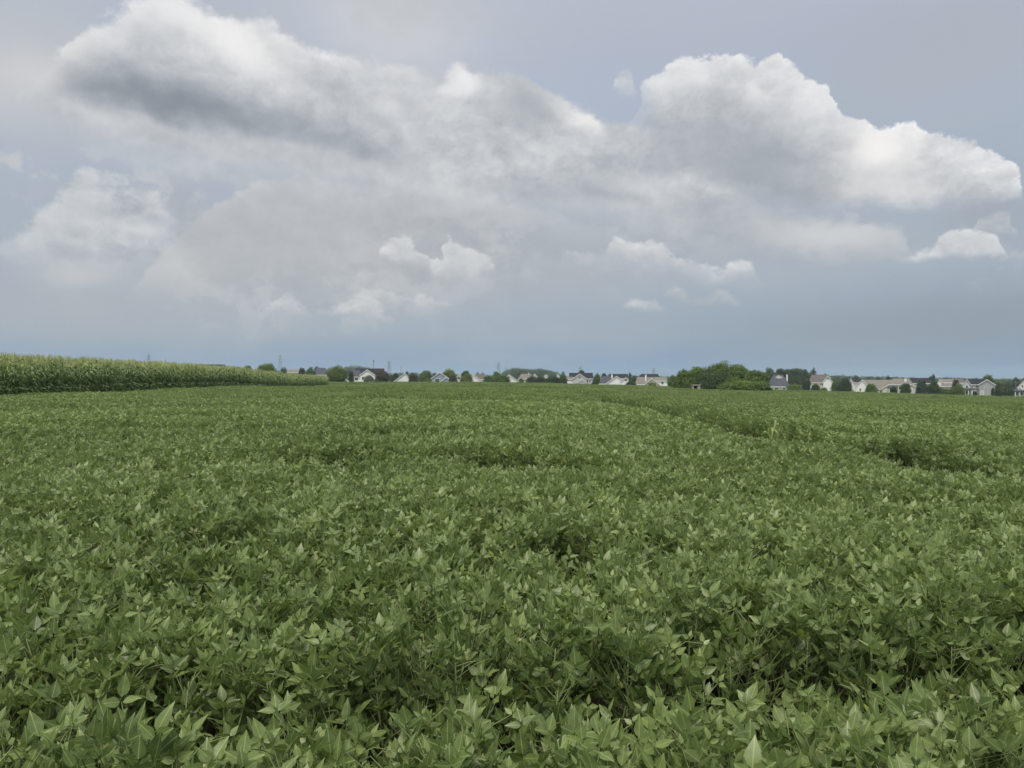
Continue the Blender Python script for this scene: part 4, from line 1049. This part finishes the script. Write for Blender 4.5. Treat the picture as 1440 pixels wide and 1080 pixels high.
def leaf_cloud(centres, radii, n, leaf, rng, tone0=0.5, zmin=None, fill=0.36):
    """small bent leaf faces over (and inside) overlapping clumps -> verts, quads, tone"""
    centres = np.asarray(centres, float); radii = np.asarray(radii, float)
    wgt = (radii ** 2).prod(axis=1) ** (1 / 2.2); wgt /= wgt.sum()
    ci = rng.choice(len(centres), n, p=wgt)
    d = rng.normal(size=(n, 3)); d /= np.linalg.norm(d, axis=1)[:, None]
    rad = np.where(rng.random(n) < fill, rng.random(n) ** .5 * .8, rng.normal(0.96, 0.13, n))
    p = centres[ci] + d * radii[ci] * rad[:, None]
    # drop what lies deep inside another clump
    deep = np.zeros(n, bool)
    for c, r in zip(centres, radii):
        deep |= (((p - c) / r) ** 2).sum(1) < 0.42
    keep = ~deep | (rng.random(n) < 0.5)
    if zmin is not None: keep &= p[:, 2] > zmin
    p, d, ci = p[keep], d[keep], ci[keep]; n = len(p)
    nrm = d * .8 + rng.normal(size=(n, 3)) * .55 + np.array([0, 0, .35]); nrm /= np.linalg.norm(nrm, axis=1)[:, None]
    a = np.cross(nrm, rng.normal(size=(n, 3))); a /= np.linalg.norm(a, axis=1)[:, None]; b = np.cross(nrm, a)
    s = leaf * rng.uniform(.6, 1.35, n)[:, None]
    v = np.stack([p - a * s * .62, p - b * s * .30 + nrm * s * .10, p + a * s * .62 - nrm * s * .1, p + b * s * .30 + nrm * s * .10], 1).reshape(-1, 3)
    q = np.arange(n * 4).reshape(n, 4)
    tone = np.clip(tone0 + rng.normal(0, .13, n) + rng.normal(0, .12, len(centres))[ci], 0, 1)
    return v, q, np.repeat(tone, 4)

def crown_mesh(name, v, q, tone, m):
    me = mesh_np(name, v, q, [m], False)
    a = me.attributes.new('tone', 'FLOAT', 'POINT'); a.data.foreach_set('value', tone.astype(np.float32))
    return me

def tree(px, top, wpx, Y, kind, label, shape='round', name='tree', cat='tree', group=None, leaf=None, n=None, trunk=None, base=None, dens=1.0, nb=None):
    """crown and trunk of its own; px column, top row, width in photo px at depth Y"""
    seed = int(px * 10) % 100003; rng = np.random.default_rng(seed)
    X = (px - 720) / F * Y; gz = float(ground_z(X, Y)); H = CAMZ + (HOR - top) * Y / F - gz; W = wpx * Y / F / math.sqrt(1 + (X / Y) ** 2)
    H = max(H, 0.8)
    if trunk is None: trunk = {'round': .16, 'tall': .25, 'cone': .08, 'bush': .03, 'hedge': .02}[shape]
    z0 = H * trunk; cz = (H + z0) / 2; rz = (H - z0) / 2; D = W * (0.8 if shape != 'hedge' else 0.0) + (1.8 if shape == 'hedge' else 0)
    C, Rr = [], []
    nb = nb or {'round': 13, 'tall': 15, 'cone': 11, 'bush': 11, 'hedge': max(8, int(W / 1.3))}[shape]
    for i in range(nb):
        if shape == 'hedge':
            C.append(((i + .5) / nb * W - W / 2 + rng.normal(0, .15), rng.normal(0, .25), H * rng.uniform(.38, .62))); Rr.append((W / nb * 1.0, D * .5, H * rng.uniform(.34, .42)))
            continue
        t = i * 2.399 + rng.uniform(-.5, .5); q = (i + .5) / nb            # q: 0 bottom .. 1 top
        prof = {'round': math.sin(PI * (0.12 + .80 * q)) ** .8, 'tall': math.sin(PI * (.15 + .75 * q)) ** .7, 'cone': 1.02 - .9 * q, 'bush': math.cos(q * 1.15) ** .5}[shape]
        rr = prof * rng.uniform(.25, .66)
        C.append((math.cos(t) * rr * W / 2, math.sin(t) * rr * D / 2, z0 + rz * .18 + q * (H - z0) * .70 + rng.normal(0, .04 * H)))
        f = rng.uniform(.30, .46) * (0.75 + .35 * prof); f2 = rng.uniform(.24, .36)
        Rr.append((W * f * .85, D * f * .85, (H - z0) * f2 * .85))
    if shape != 'hedge':                                     # sprays that break the outline
        for i in range(nb // 2 + 4):
            t = rng.uniform(0, 2 * PI); q = rng.uniform(.25, 1.0)
            prof = math.sin(PI * (0.10 + .80 * q)) ** .8 if shape != 'bush' else math.cos(q * 1.3) ** .6
            C.append((math.cos(t) * prof * W * .44, math.sin(t) * prof * D * .44, z0 + rz * .2 + q * (H - z0) * .86))
            f = rng.uniform(.09, .19); Rr.append((W * f, D * f, max(W, H) * f * rng.uniform(.5, .9)))
    C, Rr = np.array(C), np.array(Rr)
    if shape != 'hedge':
        k = (W / 2) / max(.1, (np.abs(C[:, 0]) + Rr[:, 0]).max()); C[:, :2] *= k; Rr[:, :2] *= k
        C[:, 2] += H - (C[:, 2] + Rr[:, 2]).max()
        if shape == 'bush':
            low = (C[:, 2] - Rr[:, 2]).min(); Rr[:, 2] *= 1 + max(0, low) / H
    pxm = Y / F                                              # metres per photo pixel
    leaf = leaf or max(.16, min(.55, pxm * 1.25))
    area = 2 * PI * (W / 2) * (H - z0) * .9
    n = n or int(min(14000, max(900, dens * 5.5 * area / (leaf * leaf * .37))))
    v, q, t = leaf_cloud(C, Rr, n, leaf, rng, zmin=0.0 if shape in ('bush', 'hedge') else z0 * .6)
    e = empty(name, (X, Y, gz), -math.atan2(X, Y) if shape == 'hedge' else 0.0)
    me = crown_mesh('crown', v, q, t, CR[kind])
    if name in ('hedge', 'shrub', 'bush'): me.name = 'foliage'
    link('foliage' if name in ('hedge', 'shrub', 'bush') else 'crown', me, e)
    tag(e, label, cat, group)
    tr = MB()
    if shape == 'hedge':
        for i in range(0, nb, 2): c = C[i]; tr.tube([(c[0], c[1], -.3), (c[0] + .05, c[1], c[2])], [.06, .03], 5)
    else:
        r0 = max(.05, .022 * H + .03)
        j = rng.normal(0, .03, 2) * H
        fork = (j[0] * .5, j[1] * .5, max(.2, z0 + .12 * H))
        tr.tube([(0, 0, -.4), (j[0] * .2, j[1] * .2, fork[2] * .5), fork, (j[0], j[1], cz + rz * .35)], [r0 * 1.25, r0, r0 * .8, r0 * .25], 7)
        for c in C[rng.permutation(nb)[:6]]:
            f = Vector(fork); g = Vector(c); tr.tube([f, (f + g) / 2 + Vector((0, 0, .05 * H)), g], [r0 * .5, r0 * .32, r0 * .12], 5, cap=False)
    link('stem' if name in ('hedge', 'shrub', 'bush') else 'trunk', tr.mesh('trunk', [BARK], True), e)
    return e

def wood(name, label, spans, Y, kind, depth=40, leaf=1.0, seed=1, rough=1.0):
    """a far-off wood reading as one mass; spans: (px, top row) along its skyline"""
    rng = np.random.default_rng(seed); C, R = [], []
    px = np.array([a for a, _ in spans], float); tp = np.array([b for _, b in spans], float)
    step = 5.0 * F / Y
    for row in range(max(1, int(depth / 12))):
        x = px[0] + rng.uniform(0, step)
        while x < px[-1]:
            y = Y + row * 12 + rng.uniform(-4, 4); t = np.interp(x, px, tp) + rng.normal(0, .5) * rough
            X = (x - 720) / F * y; g = float(ground_z(X, y)); H = CAMZ + (HOR - t) * y / F - g
            if H > 2:
                w = rng.uniform(2.6, 4.6)
                C.append((X, y, g + H * .66)); R.append((w, w, H * .34))
                C.append((X + rng.normal(0, 1.5), y - 1, g + H * .33)); R.append((w * 1.1, w, H * .36))
                C.append((X + rng.normal(0, 2.0), y - 2, g + H * .75)); R.append((w * .6, w * .6, H * .16))
            x += step * rng.uniform(.6, 1.2)
    C, R = np.array(C), np.array(R)
    n = int(min(60000, len(C) * 110 / leaf))
    v, q, t = leaf_cloud(C, R, n, leaf, rng, fill=.15)
    o = link(name, crown_mesh(name, v, q, t, CR[kind])); tag(o, label, 'wood', kind='stuff')

def build_trees():
    T = tree
    # ---------------- left
    T(376, 511.0, 31, 250, 'green', 'broad dark green bush standing behind the far corn', 'bush', n=14000, leaf=.38)
    T(349, 514.0, 22, 520, 'blue', 'low bluish tree left of the bush behind the corn', 'round')
    T(366, 514.5, 12, 480, 'green', 'small round tree touching the left of the bush behind the corn', 'round')
    T(401, 517, 18, 520, 'blue', 'bluish tree between that bush and the tall pylon', 'round')
    T(425, 517, 11, 480, 'red', 'small reddish tree right of the tall pylon', 'round')
    T(437, 516, 15, 480, 'green', 'small green tree left of the grey half hidden roof', 'round')
    T(446, 515.5, 9, 480, 'dark', 'narrow dark tree behind the grey half hidden roof', 'round')
    T(474, 514.2, 31, 318, 'olive', 'round light green tree where the corn ends', 'round', trunk=.05, n=16000, leaf=.36)
    T(493.5, 521.5, 9, 345, 'dark', 'dark shrub touching the right of the round light green tree', 'bush', 'shrub', 'shrub')
    T(519, 527.5, 18, 352, 'bloom', 'pale flowering shrub in front of the white gable', 'bush', 'shrub', 'shrub')
    T(538, 519.5, 23, 350, 'red', 'large reddish brown tree beside the wide dark roof', 'round', trunk=.06)
    T(556, 524.5, 10, 400, 'dark', 'dark tree behind the left slope of the lopsided gable', 'round')
    T(551, 527, 8, 380, 'blue', 'small bluish tree right of the reddish brown tree', 'round')
    T(572, 521.5, 7, 430, 'dark', 'thin dark tree top behind the lopsided gable', 'round')
    T(581, 524.0, 16, 360, 'red', 'rounded reddish shrub right of the lopsided gable', 'bush', 'shrub', 'shrub')
    T(599, 521.3, 19, 400, 'green', 'round green tree left of the blue grey gables', 'round')
    T(601, 532, 14, 350, 'olive', 'low olive shrub at the foot of the blue grey house', 'bush', 'shrub', 'shrub')
    T(612, 524, 9, 430, 'dark', 'dark tree behind the left of the blue grey gable', 'round')
    T(632, 518.5, 26, 410, 'olive', 'large olive tree rising behind the blue grey gables', 'round')
    T(637, 527, 15, 362, 'red', 'dark reddish shrub right of the blue grey house', 'bush', 'shrub', 'shrub')
    T(655, 521.2, 15, 400, 'dark', 'dark tree between the small white gable and the olive shrub', 'round')
    T(656, 525.5, 21, 362, 'olive', 'broad olive shrub left of the white sloping gable', 'bush', 'shrub', 'shrub')
    T(672, 523.5, 8, 430, 'dark', 'dark tree top left of the brown roof peak', 'round')
    T(679, 524.5, 9, 440, 'blue', 'small bluish tree behind the brown roof peak', 'round')
    T(688, 528.5, 17, 380, 'green', 'green bush right of the white sloping gable', 'bush', 'bush', 'bush')
    T(699, 522.4, 13, 400, 'olive', 'taller olive tree below the pylon by the wooded hill', 'round')
    T(708, 527, 22, 370, 'green', 'broad green bush left of the hidden white gable', 'bush', 'bush', 'bush')
    T(733, 532, 8, 380, 'green', 'small green shrub in front of the tan hip roof', 'bush', 'shrub', 'shrub')
    T(769, 528.2, 54, 375, 'dark', 'long dark hedge with white gables peeping over it', 'hedge', 'hedge', 'hedge', dens=1.4)
    T(791.5, 523, 11, 378, 'green', 'round green tree at the right end of the long hedge', 'round', trunk=.06)
    # ---------------- middle
    T(818, 520.8, 14, 440, 'dark', 'dark tree above the dark roof with the grey gable', 'round')
    T(840, 525, 10, 410, 'green', 'green tree right of the dark roof with the grey gable', 'round')
    T(849, 524.8, 10, 450, 'blue', 'bluish tree above the small beige gable', 'round')
    T(837, 533.5, 11, 362, 'dark', 'low dark shrub in front of the small beige gable', 'bush', 'shrub', 'shrub')
    T(886, 523.8, 6, 430, 'blue', 'thin pointed tree right of the white double gables', 'cone')
    T(892, 528, 11, 440, 'blue', 'bluish round tree right of the thin pointed tree', 'round')
    T(887, 535, 16, 352, 'dark', 'low dark shrub right of the white double gables', 'bush', 'shrub', 'shrub')
    T(917, 538, 13, 350, 'olive', 'low olive shrub in front of the tan house gable', 'bush', 'shrub', 'shrub')
    T(946, 527.5, 16, 330, 'green', 'green tree just left of the big bush clump', 'round', trunk=.08)
    # ---------------- the clump of big bushes standing in the field
    g = 'big bushes standing in the field'
    B = lambda px, top, w, Y, k, lab, **kw: T(px, top, w * 1.12, Y, k, lab, 'bush', 'bush', 'bush', g, **{**dict(leaf=.36, nb=16), **kw, 'n': 26000})
    B(963, 520.5, 36, 196, 'fresh', 'light green bush at the left end of the big clump')
    B(985, 515.5, 44, 194, 'green', 'mid green bush second from the left in the big clump', n=10000)
    B(1012, 509.2, 46, 192, 'green', 'tallest bush with a twiggy crown in the big clump', n=12000, nb=20)
    B(1001, 520.5, 58, 186, 'dark', 'dark bush in the shaded middle of the big clump behind the box', n=11000)
    B(1037, 511.8, 42, 190, 'green', 'bush with a dark tuft right of the tallest one in the big clump', n=10000)
    B(1062, 520.5, 44, 186, 'fresh', 'yellowish green bush at the right end of the big clump', n=10000)
    B(1040, 530.0, 56, 176, 'fresh', 'low light green bush at the front of the big clump', n=11000)
    B(1068, 535.5, 34, 175, 'green', 'low bush at the right front corner of the big clump')
    T(961, 518.6, 7, 215, 'dark', 'small dark tree tip above the left end of the big clump', 'round')
    T(1044, 513.2, 9, 200, 'dark', 'dark leafy sapling poking out of the big clump', 'round')
    # ---------------- right
    g = 'tall trees behind the slate hip roof'
    for px, top, w, lab in [(1083, 516, 19, 'leftmost tall tree above the slate hip roof'), (1096, 517.6, 20, 'tall tree above the white gablet of the slate roof'), (1109, 518.4, 20, 'tall tree above the slim white chimney'),
                            (1121, 517.8, 22, 'broad tall tree in the middle of the row behind the slate roof'), (1132, 518.8, 15, 'narrower tall tree left of the airy one'), (1143, 517.2, 17, 'airy tall tree with sky showing through at the right end of the row')]:
        T(px, top, w, 470, 'blue', lab, 'round', group=g, dens=.55 if px == 1143 else .9, trunk=.32)
    T(1116, 527, 22, 430, 'dark', 'dark wide tree under the tall row behind the slate roof', 'round')
    T(1117, 539.5, 26, 340, 'green', 'wide low shrub right of the cream house with slate roof', 'bush', 'shrub', 'shrub')
    T(1133.5, 531, 15, 350, 'dark', 'dark upright tree left of the brown roof', 'round', trunk=.07)
    T(1147, 540.5, 16, 338, 'dark', 'dark shrub in front of the cream wall with paired windows', 'bush', 'shrub', 'shrub')
    T(1158, 545, 12, 336, 'olive', 'small olive shrub below the brown roofed house', 'bush', 'shrub', 'shrub')
    T(1160, 525, 12, 430, 'dark', 'dark tree top behind the white dormer gable', 'round')
    T(1177, 534, 20, 345, 'green', 'leafy tree left half of the dark pair by the white gable', 'round', trunk=.06)
    T(1189, 531.5, 22, 342, 'dark', 'round dark tree right half of the pair by the white gable', 'round', trunk=.06)
    T(1204, 528, 14, 500, 'blue', 'bluish tree behind the white gabled house with dark roof', 'round')
    T(1222, 531, 9, 480, 'dark', 'small dark tree above the long tan roof', 'round')
    T(1235, 530, 14, 500, 'blue', 'bluish tree top above the middle of the long tan roof', 'round')
    T(1249, 529, 11, 470, 'dark', 'dark tree above the right of the long tan roof', 'round')
    T(1224.5, 539.5, 21, 335, 'green', 'round green bush in front of the long cream house', 'bush', 'bush', 'bush')
    T(1256.5, 543.5, 12, 330, 'dark', 'small round dark shrub beside the porch posts', 'bush', 'shrub', 'shrub')
    T(1273, 539.2, 22, 332, 'dark', 'round dark bush below the white chimney', 'bush', 'bush', 'bush')
    T(1270, 530.5, 9, 470, 'dark', 'small dark tree behind the white chimney', 'round')
    T(1297, 533.5, 22, 340, 'blue', 'soft bluish tree in front of the dark roof', 'round', trunk=.06)
    T(1311, 526.2, 14, 420, 'blue', 'tallest tree above the row right of the dark roof', 'round')
    T(1313, 534.5, 20, 337, 'dark', 'dark round tree right of the soft bluish one', 'round', trunk=.05)
    T(1331, 544.5, 20, 338, 'olive', 'olive hedge below the pinkish roof', 'hedge', 'hedge', 'hedge')
    T(1344, 533.5, 15, 350, 'red', 'reddish tree left of the two storey grey house', 'round', trunk=.05)
    T(1349, 539.0, 19, 335, 'olive', 'olive green tree touching the two storey grey house', 'round', trunk=.05)
    T(1347, 531, 10, 450, 'olive', 'small olive tree above the tan roof by the grey house', 'round')
    T(1370, 531.5, 14, 450, 'green', 'green tree above the dark roof of the grey house', 'round')
    T(1390, 527, 30, 430, 'green', 'wide light green tree behind the large grey gable end', 'round')
    T(1407, 534, 16, 400, 'green', 'green tree right of the wide light green one', 'round')
    T(1396.5, 545, 7, 336, 'dark', 'slim dark shrub against the large grey gable end', 'bush', 'shrub', 'shrub')
    T(1405, 538.5, 17, 345, 'blue', 'bluish tree between the grey and the white two storey houses', 'round', trunk=.04)
    T(1417, 537, 18, 350, 'blue', 'bluish green tree left of the pale utility pole', 'round', trunk=.04)
    T(1420, 546.5, 14, 338, 'dark', 'low dark shrub left of the white house porch', 'bush', 'shrub', 'shrub')
    T(1371, 550, 8, 338, 'dark', 'low dark shrub beside the porch posts of the grey house', 'bush', 'shrub', 'shrub')
    T(1430, 530, 14, 420, 'dark', 'dark tree above the porch of the white two storey house', 'round')
    T(1441, 529, 12, 430, 'green', 'tree cut by the right side above the white two storey house', 'round')
    # ---------------- far woods
    wood('wooded_hill', 'far bluish wooded rise above the wide dark roof', [(478, 521), (486, 516), (500, 514.3), (512, 516), (530, 521)], 900, 'blue', 60, 1.0, 3, .5)
    wood('wooded_hill', 'far wooded hill above the long hedge', [(704, 527), (711, 521), (720, 517.6), (732, 518.2), (745, 520.2), (752, 519), (764, 519.3), (774, 521.5), (783, 523.5), (792, 529)], 800, 'blue', 80, 1.0, 4, .6)
    wood('distant_treeline', 'distant line of trees behind the houses on the left and middle', [(300, 521), (340, 520), (420, 521), (520, 524), (600, 525), (700, 528), (800, 529), (860, 527.5), (950, 529)], 900, 'blue', 26, 1.1, 5)
    wood('distant_treeline', 'distant line of trees behind the houses on the right', [(1070, 527), (1150, 529), (1165, 528), (1250, 530), (1300, 532), (1340, 531), (1370, 533), (1440, 533), (1500, 533)], 800, 'blue', 26, 1.1, 6)
    # weeds along the far edge of the field
    rng = np.random.default_rng(9); xs = np.arange(-90, 250, 1.0); C = []; R = []
    for x in xs:
        y = 325 + rng.uniform(-1.5, 1.5); h = rng.uniform(.5, 1.1)
        C.append((x, y, float(ground_z(x, y)) + h * .5)); R.append((1.0, .8, h * .55))
    v, q, t = leaf_cloud(C, R, 9000, .42, rng); o = link('field_edge_weeds', crown_mesh('field_edge_weeds', v, q, t, CR['olive'])); tag(o, 'strip of rough weeds along the far edge of the field', 'weeds', kind='stuff')

# ------------------------------------------------------------------ air
HAZE = 0.00016
def build_haze():
    m = bpy.data.materials.new('haze'); m.use_nodes = True; nt = m.node_tree; nt.nodes.clear()
    v = nt.nodes.new('ShaderNodeVolumePrincipled'); v.inputs['Density'].default_value = HAZE; v.inputs['Color'].default_value = (0.62, 0.78, 1.0, 1); v.inputs['Anisotropy'].default_value = 0.2
    o = nt.nodes.new('ShaderNodeOutputMaterial'); nt.links.new(v.outputs[0], o.inputs['Volume'])
    b = MB(); b.box(-6100, 6100, -1600, 7100, -15, 62)
    h = link('haze', b.mesh('haze', [m])); tag(h, 'pale air that softens the far houses and trees', 'haze', kind='stuff')
build_world()
build_camera()
build_ground()
build_soy()
build_corn()
build_houses()
build_pylons()
build_trees()
build_haze()
